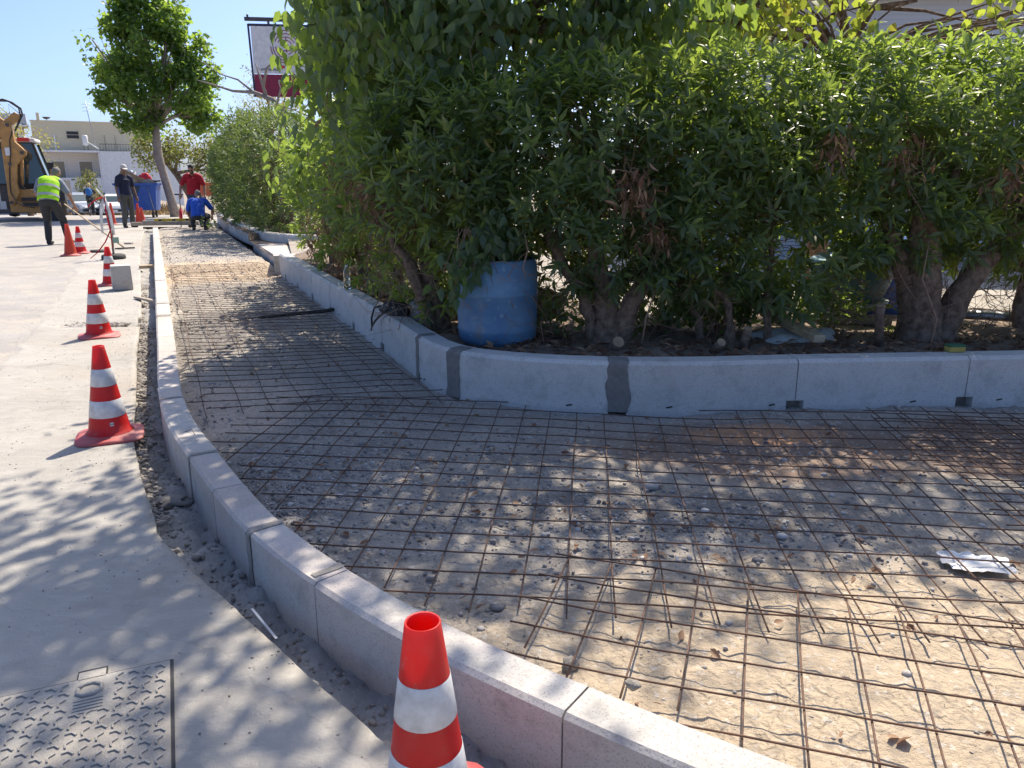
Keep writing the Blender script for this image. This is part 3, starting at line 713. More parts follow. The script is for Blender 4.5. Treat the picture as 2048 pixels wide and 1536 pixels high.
# barrier post with tape
root = empty('barrier_post', (-7.05, 13.75, 0)); tag(root, 'thin barrier post with red and white tape in a round base', 'barrier post')
MB().lathe([(.19, 0), (.2, .02), (.19, .07), (.15, .085), (.03, .09)], 24, capb=True, capt=True).build('base', 'rubber', root)
MB().tube([(0, 0, .05), (.0, .02, .6), (-.03, .03, 1.08)], .014, 8).build('pole', 'darkmetal', root)
MB().tube([(.02, -.02, .05), (.05, -.02, .5)], .010, 6).build('stake', 'woodgrey', root)
plain('tapered', (.70, .02, .03), .5, translucent=.3); plain('tapewhite', (.80, .80, .79), .5, translucent=.3); plain('greentag', (.28, .42, .30), .7)
def ribbon(name, pts, w, mat, parent, d=(1, 0, 0)):
    mb = MB(); vs = []; dv = V(*d)
    for i, p in enumerate(pts):
        tw = .5 * math.sin(i * 1.3); q = (dv * math.cos(tw) + V(0, 1, 0) * math.sin(tw)) * w / 2; vs += [V(*p) - q, V(*p) + q]
    mb.add(vs, [(2 * i, 2 * i + 1, 2 * i + 3, 2 * i + 2) for i in range(len(pts) - 1)], True); o = mb.build(name, mat, parent)
    s = o.modifiers.new('thick', 'SOLIDIFY'); s.thickness = .002; return o
ribbon('tape', [(-.03, 0, 1.06), (-.02, -.02, .8), (.0, -.03, .62), (.02, -.02, .4), (.01, -.03, .2)], .022, 'tapered', root)
ribbon('tape', [(-.04, 0, 1.05), (-.1, -.02, .85), (-.12, -.03, .65), (-.13, -.02, .45)], .05, 'tapewhite', root)
ribbon('tape', [(-.03, 0, 1.05), (.04, -.02, .8), (.06, -.03, .6), (.07, -.02, .42)], .05, 'tapewhite', root)
ribbon('tape', [(-.03, 0, 1.06), (-.12, 0, 1.05), (-.24, 0, .98), (-.34, 0, .9)], .03, 'tapered', root, (0, .3, 1))
ribbon('tape', [(-.03, 0, 1.06), (-.1, 0, 1.13), (-.15, 0, 1.2)], .03, 'tapewhite', root, (0, .3, 1))
ribbon('tape', [(.02, -.03, .5), (-.08, -.06, .3), (-.22, -.1, .12), (-.34, -.14, .02)], .025, 'tapered', root)
MB().box((.09, -.03, .33), (.11, .006, .1)).build('tag', 'greentag', root)
o = MB().lathe([(.17, 0), (.18, .015), (.16, .04), (.02, .045)], 20, capb=True, capt=True).build('rubber_base', 'rubber'); o.location = (-8.0, 15.1, 0)
tag(o, 'flat dark rubber base lying beside the striped cone near the vest worker', 'rubber base')
# timber offcuts and strips
def plank(label, a, b_, w, h, mat, name='plank'):
    a, b_ = V(*a), V(*b_); c = (a + b_) / 2; o = MB().bar(a - c, b_ - c, w, h).build(name, mat); o.location = c; bevel(o, min(w, h) * .12, 1); tag(o, label, 'plank' if name == 'plank' else name.split('_')[-1]); return o
plank('long thin wooden batten lying from the concrete into the trench', (-4.42, 9.0, .02), (-3.72, 8.3, .045), .05, .025, 'woodgrey')
plank('short wood offcut lying on the crumbled edge beside the kerb', (-5.85, 12.15, .03), (-5.62, 12.3, .03), .1, .05, 'wood')
plank('grey screed board lying across the path at the end of the kerb', (-10.55, 21.75, .17), (-8.95, 22.45, .17), .09, .1, 'woodgrey')
plank('narrow pale metal strip half buried in the trench', (-.86, 2.27, -.02), (-.735, 2.12, -.035), .009, .004, 'steel', 'metal_strip')
o = MB().tube([(-1.76, 3.86, -.06), (-1.72, 3.75, .02), (-1.69, 3.68, .11), (-1.60, 3.66, .145), (-1.55, 3.6, .12), (-1.58, 3.53, .02), (-1.55, 3.45, -.05)], .0016, 5).build('tie_wire', 'rebar'); tag(o, 'thin rusty tie wire looped over the kerb near the second cone', 'wire')
o = MB().box((0, 0, .02), (.16, .11, .04)).build('stone_slab', 'kerb'); bevel(o, .01); o.location = (-8.35, 17.0, .0); tag(o, 'small grey stone lying on the concrete near the man in navy', 'stone')
mb = MB(); blob(mb, (0, 0, .0), (.10, .06, .022), 3, 18, 10, .5, 4); o = mb.build('concrete_lump', 'darkmortar'); o.location = (-1.56, 3.28, -.075); tag(o, 'flat lump of set concrete in the trench behind the second cone', 'concrete lump')
# manhole cover with chevron treads
root = empty('manhole_cover', (-.99, 1.95, .0), math.atan2(-.17, -.39) + math.pi); tag(root, 'dusty steel inspection cover with chevron treads set in the concrete', 'manhole cover')
o = MB().box((-.3, -.3, .0), (.618, .618, .006)).build('frame', 'black', root)  # flat black sheet, painting the dark gap around the plate
o = MB().box((-.3, -.3, .003), (.6, .6, .012)).build('plate', 'concrete', root); bevel(o, .004)
o = MB().box((-.20, .022, .0025), (.075, .042, .008)).build('lifting_slot', 'black', root)
o = MB().box((-.20, .012, .004), (.068, .038, .010)).build('slot_tab', 'concrete', root)
stud = MB().prism([(-.014, -.004), (-.002, .006), (.014, .001), (.014, .006), (-.002, .011), (-.014, .001)], .008, .0135, 'xy').mesh('tread_stud', 'concrete')
for i in range(17):
    for k in range(16):
        x, y = -.025 - i * .034, -.03 - k * .036
        if -.255 < x < -.15 and -.17 < y < -.02: continue
        if x < -.585 or y < -.585: continue
        s = link('tread_stud', stud, root); s.location = (x, y, 0); s.rotation_euler = (0, 0, (.9 if (i + k) % 2 else -.6)); s.scale = (1, 1, 1)
mb = MB(); mb.tube([(-.23, -.05, .011), (-.215, -.035, .011), (-.19, -.035, .011), (-.172, -.05, .011), (-.172, -.075, .011), (-.19, -.088, .011), (-.215, -.088, .011), (-.23, -.075, .011), (-.23, -.05, .011)], .006, 6); mb.build('handle_ring', 'concrete', root)
for k in range(5): MB().box((-.20, -.105 - k * .014, .0095), (.07, .006, .004)).build('rib', 'concrete', root)

# ------------------------------------------------------------------ things on wall and sidewalk base
root = empty('water_bottle', (-1.57, 7.34, W_TOP)); tag(root, 'clear plastic water bottle standing on the low wall', 'bottle')
MB().lathe([(.0, .004), (.028, .0), (.032, .01), (.032, .075), (.029, .085), (.032, .095), (.032, .15), (.029, .17), (.013, .205), (.0125, .222), (.010, .222), (.011, .204), (.027, .168), (.030, .15), (.030, .095), (.027, .085), (.030, .075), (.030, .012), (0, .008)], 20).build('body', 'glass', root)
MB().lathe([(.0, .012), (.0292, .014), (.0292, .073), (.0262, .085), (.0292, .097), (.0292, .12), (0, .12)], 20).build('water', 'glass', root)
MB().lathe([(0.0135, .21), (.014, .212), (.014, .226), (0.0, .227)], 16, capb=True).build('cap', 'white', root)
root = empty('tool_bag', (-.98, 5.98, W_TOP)); root.rotation_euler = (0, 0, -1.1); tag(root, 'black strapped tool bag slumped over the low wall', 'bag')
mb = MB(); blob(mb, (.06, .06, .02), (.15, .10, .075), 5, 18, 10, .45, 3.0); mb.build('body', 'black', root)
mb = MB(); mb.tube([(-.07, .02, .05), (-.10, -.07, .03), (-.09, -.10, -.05), (-.07, -.105, -.11)], .009, 6); mb.build('strap', 'black', root)
mb = MB(); mb.tube([(-.07, -.105, -.11), (.0, -.10, -.06), (.08, -.09, -.01), (.12, -.03, .04)], .009, 6); mb.build('strap', 'black', root)
mb = MB(); mb.tube([(-.07, -.105, -.11), (-.085, -.11, -.15)], .005, 6); mb.build('strap_end', 'black', root)
for p in [(.10, -.03, .075), (.15, .0, .06), (.02, -.04, .06)]: MB().box(p, (.03, .012, .008), Matrix.Rotation(.4, 3, 'X')).build('buckle', 'steel', root)
o = MB().tube([(-2.75, 7.36, .015), (-2.45, 7.42, .055), (-2.15, 7.5, .075), (-1.9, 7.6, .085), (-1.72, 7.68, .10)], [.012, .015, .017, .019, .02], 10).build('black_pipe', 'rubber'); tag(o, 'black plastic pipe lying across the mesh into the wall slot', 'pipe')
# crumpled paper
mb = MB(); n = 13; vs = []
for i in range(n):
    for k in range(n):
        a, b_ = i / (n - 1) - .5, k / (n - 1) - .5; rr = 1 + .25 * noise.noise(V(a * 5, b_ * 5, 8))
        vs.append((a * .21 * rr, b_ * .14 * rr, .010 + .016 * noise.noise(V(a * 5, b_ * 5, 1)) + .006 * noise.noise(V(a * 13 + 3, b_ * 11, 2))))
mb.add(vs, [(i * n + k, i * n + k + 1, (i + 1) * n + k + 1, (i + 1) * n + k) for i in range(n - 1) for k in range(n - 1)])
o = mb.build('crumpled_paper', 'white'); o.location = (1.63, 2.46, bed_z(1.63, 2.46) + .012); o.rotation_euler = (0, 0, -.2); s = o.modifiers.new('thick', 'SOLIDIFY'); s.thickness = .0008; tag(o, 'crumpled white paper lying on the mesh at the right edge', 'paper')
# single larger stones
for i, (x, y, r_, lab) in enumerate([(.62, 3.2, .032, 'largest pale stone lying alone on the shaded base before the wall'), (.16, 1.88, .022, 'dark clod lying on the sunlit sand near the front mesh'), (.30, 1.66, .016, 'dark stone chip sitting on top of the kerb at the front'), (-2.2, 4.75, .05, 'broken concrete lump behind the kerb beside the path'), (-2.42, 5.25, .06, 'angular rubble lump behind the kerb in the lit patch')]):
    mb = MB(); blob(mb, (0, 0, 0), (r_ * 1.3, r_, r_ * .7), i * 3.1, 10, 7, .5, 2.2); o = mb.build('stone', 'darkmortar' if i in (1, 2) else 'kerb')
    o.location = (x, y, (Z_TOP if i == 2 else bed_z(x, y)) + r_ * .45); o.rotation_euler = (0, 0, i * 1.3); tag(o, lab, 'stone')
# sponge on the wall
root = empty('sponge', (2.68, 4.56, W_TOP), .1); tag(root, 'small green and yellow scouring sponge left on the low wall', 'sponge')
plain('spongeyellow', (.45, .36, .10), .95); plain('spongegreen', (.05, .16, .08), .95)
bevel(MB().box((0, 0, .017), (.10, .065, .034)).build('foam', 'spongeyellow', root), .006); bevel(MB().box((0, 0, .0395), (.10, .065, .01)).build('scouring_pad', 'spongegreen', root), .002)
# ------------------------------------------------------------------ hedge and trees
def sphere_dirs(n, g): return unit(g.normal(size=(n, 3)))
def shoots_to_leaves(name, B, D, k, Lr, wr, mat, parent, tmpl, g, droop=.25, stem=.14, spread=(.55, 1.05), young=.0):
    """each shoot: k leaves spiralling along its last stretch"""
    n = len(B); D = unit(D)
    X = unit(np.cross(D, unit(g.normal(size=(n, 3))))); Y = np.cross(D, X)
    i = np.arange(k)[None]; ph = g.uniform(0, 6.28, (n, 1)) + i * 2.4; t = (i + .5) / k
    sp = (spread[1] + (spread[0] - spread[1]) * t) * (1 + g.normal(0, .12, (n, k)))   # outer leaves stand closer to the axis
    rad = X[:, None] * np.cos(ph)[..., None] + Y[:, None] * np.sin(ph)[..., None]
    A = D[:, None] * np.cos(sp)[..., None] + rad * np.sin(sp)[..., None]
    A[..., 2] -= droop * (1 + g.normal(0, .4, (n, k)))
    P = B[:, None] + D[:, None] * (stem * t)[..., None] * g.uniform(.7, 1.2, (n, 1, 1))
    N = D[:, None] + .35 * rad + g.normal(0, .25, (n, k, 3))
    L = g.uniform(*Lr, (n, k)) * (1 - .35 * np.abs(t - .45)); W = L * g.uniform(*wr, (n, k))
    rv = np.clip(g.normal(.42, .2, (n, k)) + .28 * (t - .5) + g.normal(0, .1, (n, 1)) + young, 0, 1)
    f = lambda a: a.reshape(-1, a.shape[-1])
    return leaves(name, f(P), f(A), f(N), L.ravel(), W.ravel(), mat, parent, tmpl, rv.ravel())
def hedge_shrub(label, x, y, half, z0, z1, nsh, seed, rot=0., Lr=(.085, .14), wr=(.24, .36), trunks=None, dead=(), mat='hedge', group='shrubs of the hedge', nin=.28, keep=None, ground=.28, k=9, tmpl=T_LANCE, twigs=420, name='hedge_shrub'):
    root = empty(name, (x, y, ground)); tag(root, label, 'shrub', group); g = np.random.default_rng(seed)
    h = (z1 - z0) / 2; c = np.array((0, 0, (z0 + z1) / 2 - ground)); ax, ay = half
    cr, sr = math.cos(rot), math.sin(rot); Rm = np.array([[cr, -sr, 0], [sr, cr, 0], [0, 0, 1.]])
    def pick(n, r0, r1):
        d = sphere_dirs(n, g); e = 3.2
        q = d / (np.abs(d)**e).sum(1, keepdims=True)**(1 / e)
        nz = np.array([noise.noise(V(*(a * 2.3 + seed))) for a in d])
        rr = g.uniform(r0, r1, (n, 1)) * (1 + .16 * nz[:, None])
        P = q * np.array((ax, ay, h)) * rr
        Nn = unit(np.sign(q) * np.abs(q)**(e - 1) / np.array((ax, ay, h)))
        return P @ Rm.T + c, Nn @ Rm.T
    P, Nn = pick(nsh, .86, 1.06); P2, N2 = pick(int(nsh * nin), .35, .86)
    P = np.concatenate([P, P2]); Nn = np.concatenate([Nn, N2])
    keepm = P[:, 2] > .12
    # loose holes so that light comes through
    hole = np.array([noise.noise(V(p[0] * 3.1 + seed, p[1] * 3.1, p[2] * 3.1)) for p in P]); keepm &= hole > -.27
    for (dx, dy, dz, rr) in dead: keepm &= np.linalg.norm((P - np.array((dx, dy, dz))) / rr, axis=1) > 1
    def clear(Q): wx, wy = Q[:, 0] + x, Q[:, 1] + y; return ((wx - (-.66 - (wy - 5.12) * .4505)) * .912 > .2) | (Q[:, 2] + ground > 1.0) | (wy < 5.1) | (wy > 11.5)
    keepm &= clear(P)
    P, Nn = P[keepm], Nn[keepm]
    D = Nn * .8 + np.array((0, 0, .55)) + g.normal(0, .35, P.shape)
    cr_ = shoots_to_leaves('crown', P, D, k, Lr, wr, mat, root, tmpl, g)
    # twigs inside
    T, _ = pick(twigs, .2, .97); T = T[clear(T)]; twigs = len(T); S = c + (T - c) * g.uniform(.25, .6, (twigs, 1)); S[:, 2] -= .18
    scatter_tubes('twigs', S, T, g.uniform(.0018, .0045, twigs), 'twig', root, .05, g)
    # trunks and limbs
    tr = MB(); trunks = trunks or [((0, 0), (.1, .05), .05), ((.05, 0), (-.2, .1), .04)]
    for (bx, by), (tx, ty), r_ in trunks:
        pts = [(bx, by, -.08), (bx + tx * .25 + g.normal(0, .02), by + ty * .25, (z0 - ground) * .45 + .12), (bx + tx * .7, by + ty * .7, (z0 - ground) + .2), (bx + tx, by + ty, (z0 - ground) + h * .9)]
        cp = Curve2([(q[0], q[2]) for q in pts], 5); kq = len(cp.p); uu = cp.s / cp.L
        tr.tube([(cp.p[i, 0], np.interp(cp.p[i, 1], [q[2] for q in pts], [q[1] for q in pts]), cp.p[i, 1]) for i in range(kq)], [float(np.interp(u_, [0, .12, .5, 1], [r_ * 1.45, r_ * 1.05, r_ * .8, r_ * .4])) for u_ in uu], 12)
        for _ in range(4):
            i = g.integers(2, 4); p = np.array(pts[i]); q = p + g.normal(0, .2, 3) + np.array((0, .12, .3)); tr.tube([p, (p + q) / 2 + g.normal(0, .04, 3), q], [r_ * .3, r_ * .22, r_ * .1], 6)
    tr.v = [tuple(V(*q) + noise.noise_vector(V(*q) * 9 + V(seed, 0, 0)) * .032 + noise.noise_vector(V(*q) * 28) * .010) for q in tr.v]
    tr.build('trunk', 'bark', root)
    if twigs > 410 and z0 > .6:
        kq = 240; Q = np.stack([g.uniform(-ax, ax, kq), g.uniform(-.45, .2, kq), g.uniform(.0, .5, kq)], -1); scatter_tubes('loose_twigs', Q, Q + g.normal(0, .16, (kq, 3)), g.uniform(.0015, .004, kq), 'twig', root, .06, g)
    for (dx, dy, dz, rr) in dead:
        n = int(220 * (rr / .3)**2); Q = np.array((dx, dy, dz)) + g.normal(0, rr * .42, (n, 3)); Q = Q[clear(Q)]; n = len(Q); E = Q + g.normal(0, .10, (n, 3)) + np.array((0, 0, -.05))
        scatter_tubes('dry_twigs', Q, E, g.uniform(.001, .003, n), 'twig', root, .03, g)
        A = g.normal(0, .5, (n, 3)) + np.array((0, 0, -1.)); Ln = g.uniform(.05, .1, n)
        leaves('dry_leaves', Q, A, g.normal(size=(n, 3)), Ln, Ln * g.uniform(.2, .4, n), 'deadleaf', root, T_LANCE, g.uniform(0, 1, n))
    return root
# right section, behind the curved wall
hedge_shrub('hedge shrub with a thick forked trunk just right of the blue barrel', .70, 5.35, (.86, .5), .66, 1.98, 900, 21, trunks=[((-.05, -.25), (-.1, .3), .085), ((.0, -.25), (.5, .1), .075), ((-.12, -.2), (-.4, .2), .05)], dead=[(.05, -.5, 1.02, .19), (.2, -.45, .72, .12)])
hedge_shrub('hedge shrub on thin stems between the forked trunk and the leaning timber', 1.62, 5.4, (.82, .5), .56, 2.06, 920, 22, trunks=[((-.15, -.3), (-.25, .2), .03), ((.12, -.3), (.05, .3), .028), ((-.3, -.2), (-.3, .2), .025)], dead=[(.35, -.5, 1.25, .14)])
hedge_shrub('hedge shrub on a massive gnarled stump near the right edge', 2.72, 5.45, (.86, .52), .88, 2.12, 900, 23, trunks=[((.05, -.25), (-.35, .15), .08), ((.1, -.2), (.1, .25), .085), ((.2, -.2), (.75, .1), .09), ((.05, -.28), (-.05, .1), .125)], dead=[(-.3, -.5, 1.2, .16), (.35, -.5, 1.05, .16)])
hedge_shrub('hedge shrub running out of the right edge of the photo', 3.75, 5.6, (.85, .6), .8, 2.14, 640, 24)
hedge_shrub('hedge shrub out past the right edge of the photo', 5.0, 5.75, (.85, .6), .7, 2.2, 420, 25)
# corner, above and left of the barrel
hedge_shrub('hedge shrub hanging over the blue barrel at the bend of the wall', -.22, 5.62, (.74, .58), .84, 1.95, 760, 26, trunks=[((-.3, .1), (-.2, .2), .07), ((-.38, .05), (-.5, .1), .05)])
hedge_shrub('hedge shrub reaching the soil behind the black tool bag', -.70, 6.05, (.52, .6), .42, 1.72, 520, 27, rot=.4, dead=[(-.22, -.42, .95, .28)])
# straight section
hedge_shrub('hedge shrub with dry brown twigs behind the water bottle', -1.08, 7.3, (.56, .85), .42, 1.75, 520, 28, rot=.42, dead=[(-.35, -.35, .55, .42), (-.3, -.55, 1.1, .26)], twigs=900)
hedge_shrub('bright leafed hedge shrub bulging over the straight wall', -1.72, 8.95, (.58, .9), .5, 2.0, 560, 29, rot=.42, mat='ficus', tmpl=T_OVATE, wr=(.4, .55), Lr=(.075, .12), dead=[(-.35, -.5, .3, .38)], twigs=600)
hedge_shrub('hedge shrub at the far end of the grey block wall', -2.35, 10.25, (.5, .7), .5, 1.8, 380, 30, rot=.42, dead=[(-.3, -.3, .3, .35)], twigs=700)
far = [(-4.75, 16.6, 2.55, 'first tall shrub of the far hedge above the old white wall'), (-5.55, 18.1, 2.75, 'second tall shrub of the far hedge above the old white wall'), (-6.45, 20.0, 2.7, 'third tall shrub of the far hedge, right of the crouching man'), (-7.45, 22.3, 2.5, 'last shrub of the far hedge beside the man in red'), ]
for i, (x, y, zt, lab) in enumerate(far):
    hedge_shrub(lab, x, y, (.85, 1.15), .3, zt, 720, 40 + i, rot=.42, Lr=(.11, .17), wr=(.2, .3), group='shrubs of the far hedge', k=8, twigs=250, mat='hedgefar')
# low sprout between the trunks
def sprig(label, x, y, z, n, seed, r_=.16, L=(.04, .075), mat='ficus', name='sapling'):
    root = empty(name, (x, y, z)); tag(root, label, 'sapling'); g = np.random.default_rng(seed)
    B = g.normal(0, r_, (n, 3)) * np.array((1, .6, .5)) + np.array((0, 0, r_ * .35)); B[:, 2] = np.abs(B[:, 2]) + .03
    shoots_to_leaves('leaves', B, g.normal(0, .5, (n, 3)) + np.array((0, 0, .6)), 6, L, (.4, .55), mat, root, T_OVATE, g, young=.25)
    scatter_tubes('stems', np.tile((0, 0, -.02), (n, 1)) + g.normal(0, .02, (n, 3)), B, .003, 'twig', root, .04, g)
sprig('low leafy sprouts at the foot of the forked trunk', 1.05, 5.5, .29, 90, 51, .26, (.06, .1))
sprig('low leafy sprouts under the hedge beside the leaning timber', 1.5, 5.6, .29, 90, 52, .24, (.06, .1))
sprig('small sprouting sapling in front of the green planter', 2.3, 5.55, .29, 50, 53, .18, (.06, .1))
sprig('small green sprouts behind the barrel split', .32, 5.35, .29, 30, 54, .14, (.05, .09))
sprig('pale sprout growing out of the path edge near the crouching man', -8.1, 20.9, .05, 12, 56, .16, (.06, .1))
root = empty('trailing_plant', (-.26, 4.99, .80)); tag(root, 'dark drooping leafy branch hanging over the left side of the barrel', 'plant'); g = np.random.default_rng(57)
n = 230; P = np.stack([g.normal(.06, .12, n), g.normal(-.02, .05, n), g.uniform(-.08, .22, n)], -1); P[:, 2] += .12 * np.clip(P[:, 0] / .1, -1, 1.5); A = g.normal(0, .35, (n, 3)) + np.array((0, 0, -1)); L = g.uniform(.06, .10, n)
leaves('leaves', P, A, g.normal(0, .5, (n, 3)) + np.array((0, -1, .2)), L, L * .5, 'ficus', root, T_OVATE, g.uniform(0, .35, n))
scatter_tubes('stems', np.stack([g.normal(0, .05, 14), np.zeros(14), np.full(14, .25)], -1), np.stack([g.normal(0, .1, 14), np.full(14, -.03), g.uniform(-.15, 0, 14)], -1), .004, 'twig', root, .02, g)

def tree(label, loc, trunk_pts, trunk_r, lobes, ncl, per, Lr, wr, mat, seed, tmpl=T_DIAM, sigma=.22, droop=.3, bark='bark', limbs=True, hang=0.0, name='tree', group=None, shell=.55, holes=-.3, bare=0, jitter=.9, upper=1.0):
    root = empty(name, loc); tag(root, label, 'tree', group); g = np.random.default_rng(seed)
    tr = MB(); tr.tube(trunk_pts, trunk_r, 12); top = np.array(trunk_pts[-1])
    C = []
    vol = np.array([l[1][0] * l[1][1] * l[1][2] for l in lobes])**.7 * np.array([upper if l[0][2] > 3.2 else 1.0 for l in lobes]); vol /= vol.sum()
    for (c, r_), f_ in zip(lobes, vol):
        n = max(3, int(ncl * f_)); d = sphere_dirs(n, g); rr = g.uniform(shell, 1.0, (n, 1))**.6; C.append(np.array(c) + d * np.array(r_) * rr)
        if limbs:
            c = np.array(c); k = max(2, min(6, int(n / 14))); 
            m_ = (top + c) / 2 + g.normal(0, .12, 3); tr.tube([top - np.array((0, 0, .12)), m_, c], [trunk_r[-1] * .7, trunk_r[-1] * .45, trunk_r[-1] * .22], 7)
            for _ in range(k):
                e = c + sphere_dirs(1, g)[0] * np.array(r_) * .8; tr.tube([m_, (m_ + e) / 2 + g.normal(0, .1, 3), e], [trunk_r[-1] * .33, trunk_r[-1] * .2, trunk_r[-1] * .06], 5)
    tr.build('trunk', bark, root); C = np.concatenate(C)
    hv = np.array([noise.noise(V(p[0] * 1.4 + seed, p[1] * 1.4, p[2] * 1.4)) for p in C]); C = C[hv > holes]
    n = len(C); P = (C[:, None] + np.clip(g.normal(0, sigma, (n, per, 3)), -1.5 * sigma, 1.5 * sigma)).reshape(-1, 3); n = len(P)
    A = g.normal(0, jitter, (n, 3)) + np.array((0, 0, -droop - hang)); N = g.normal(0, .6, (n, 3)) + (np.array((0, 0, 1.)) if not hang else np.array((0, -.7, .3)))
    L = g.uniform(*Lr, n); leaves('crown', P, A, N, L, L * g.uniform(*wr, n), mat, root, tmpl, np.clip(g.normal(.45, .24, n), 0, 1))
    k = min(len(C), 500); q = C[g.permutation(len(C))[:k]]; scatter_tubes('twigs', q, q + g.normal(0, sigma, (k, 3)) + np.array((0, 0, -.1)), .006, bark, root, .05, g)
    return root
# the weeping broadleaf tree behind the bend of the hedge
tree('dark weeping broadleaf tree rising behind the bend of the hedge', (-.25, 6.75, .25), [(0, 0, -.1), (.05, .05, .8), (-.05, .1, 1.7), (.0, .05, 2.4)], [.16, .13, .12, .10],
     [((-.15, -.5, 2.35), (1.1, .75, .75)), ((.75, -.35, 2.5), (.85, .8, .7)), ((-.85, .3, 2.0), (.62, .7, .7)), ((.25, -.1, 3.6), (1.15, 1.0, .8)), ((-.1, -.5, 3.3), (.75, .8, .65)), ((-1.2, .3, 2.2), (.22, .4, .4)), ((.7, -.7, 4.3), (1.1, .8, .6)), ((-1.7, 1.75, 1.3), (.45, .7, .42)), ((-1.35, 1.1, 1.6), (.42, .6, .3)), ((-.75, -.1, 2.1), (.5, .6, .6)), ((-.3, -.8, 2.0), (.9, .45, .55)), ((.6, -.7, 2.2), (.9, .45, .55)), ((1.35, -.4, 2.3), (.6, .5, .5)), ((-.5, -.3, 2.75), (.9, .6, .5)), ((.5, -.5, 2.85), (1.0, .6, .5)), ((.1, -.7, 4.9), (1.1, .9, .6)), ((-.65, .6, 2.9), (.55, .8, .6)), ((1.5, -.5, 4.5), (.95, .9, .6)), ((.6, -1.1, 5.2), (1.1, .8, .55)), ((1.9, -.2, 5.2), (.9, .9, .5)), ((-.4, -1.4, 4.3), (.8, .6, .5)), ((.4, -1.5, 4.6), (.8, .6, .5))],
     1480, 18, (.085, .13), (.45, .58), 'ficus', 61, T_OVATE, .17, .5, hang=.6, shell=.5, holes=-.22, jitter=.55, upper=.55)
# street tree by the dumpster
tree('leaning street tree with round green crown beside the dumpster', (-12.68, 29.7, 0), [(0, 0, -.1), (-.12, 0, .7), (-.3, 0, 1.6), (-.42, 0, 2.2), (-.40, 0, 2.8), (-.38, 0, 3.4)], [.19, .155, .14, .17, .13, .12],
     [((-.6, 0, 4.5), (1.2, 1.2, .8)), ((-1.9, 0, 5.4), (.75, .8, .5)), ((-2.3, 0, 6.2), (.45, .5, .3)), ((-2.2, 0, 4.9), (.4, .5, .3)), ((-.8, 0, 7.3), (.5, .5, .4)), ((-1.6, 0, 4.3), (.7, .8, .5)), ((.9, 0, 4.4), (.95, 1.0, .8)), ((1.5, 0, 5.0), (.6, .7, .45)), ((1.2, 0, 5.9), (.55, .6, .5)), ((-.3, 0, 6.0), (1.2, 1.2, .9)), ((.5, 0, 6.8), (.7, .8, .6)), ((-1.3, 0, 6.9), (.6, .7, .6)), ((-.2, 0, 7.7), (.7, .7, .7)), ((-.9, 0, 3.5), (.8, .9, .4)), ((1.2, .2, 3.6), (.8, .8, .45)), ((.2, 0, 5.2), (1.0, 1.0, .7))],
     1250, 24, (.13, .21), (.7, .95), 'street', 62, T_DIAM, .17, .35, bark='barkpale', holes=.0)
tree('smaller olive brown tree with dark trunk behind the dumpster', (-14.6, 35, -.15), [(.6, 0, 0), (.5, 0, .7), (.15, 0, 1.3), (-.2, 0, 1.9)], [.24, .2, .15, .12],
     [((-.8, 0, 2.9), (1.1, 1, .7)), ((.5, 0, 2.9), (1.2, 1, .9)), ((1.6, 0, 2.4), (.9, 1, .8)), ((-1.2, 0, 2.5), (.6, .8, .5))], 260, 22, (.09, .15), (.6, .9), 'olive', 63, T_DIAM, .2, .3, holes=-.2)
tree('bushy green tree behind the man in red', (-11.2, 32.5, 0), [(0, 0, -.1), (.1, 0, .8), (0, 0, 1.5)], [.12, .1, .08],
     [((.2, 0, 1.8), (1.1, .9, 1.3)), ((-.6, 0, 1.0), (.8, .7, .8)), ((.9, 0, 2.6), (.9, .9, .9))], 220, 22, (.08, .13), (.5, .8), 'olive', 64, T_DIAM, .2, .3)
tree('yellowing tree standing behind the digger', (-27.5, 45, -.62), [(0, 0, -.1), (.1, 0, 1.5), (0, 0, 2.6)], [.16, .13, .1],
     [((-1.5, 0, 4.6), (1.4, 1.2, 1.2)), ((.3, 0, 4.2), (1.5, 1.2, .9)), ((.4, 0, 2.6), (1.3, 1.2, .7)), ((-2.6, 0, 5.4), (1.2, 1.1, .9)), ((-.3, 0, 1.6), (1.0, 1.0, .4))], 190, 20, (.12, .2), (.35, .5), 'yellow', 65, T_DIAM, .3, .2, holes=-.1)
tree('thin yellow green tree behind the sign', (-8.2, 26.5, .1), [(0, 0, -.1), (.1, 0, 1.5), (.2, 0, 2.6)], [.13, .1, .08],
     [((.2, 0, 3.2), (1.2, 1, 1.1)), ((.9, 0, 4.0), (.9, .9, .7)), ((-.4, 0, 2.6), (.9, .9, .9)), ((.2, 0, 4.5), (.4, .4, .5))], 240, 24, (.07, .12), (.25, .4), 'yellow', 66, T_DIAM, .2, .2, holes=-.2)
tree('small grey green bush in front of the white house', (-35.2, 66, -1.55), [(0, 0, -.1), (0, 0, 1), (.1, 0, 1.6)], [.1, .08, .06],
     [((0, 0, 2.0), (.9, .9, 1.2)), ((.3, 0, 3.0), (.5, .5, .6))], 110, 20, (.13, .2), (.4, .6), 'olive', 67, T_DIAM, .25, .2)
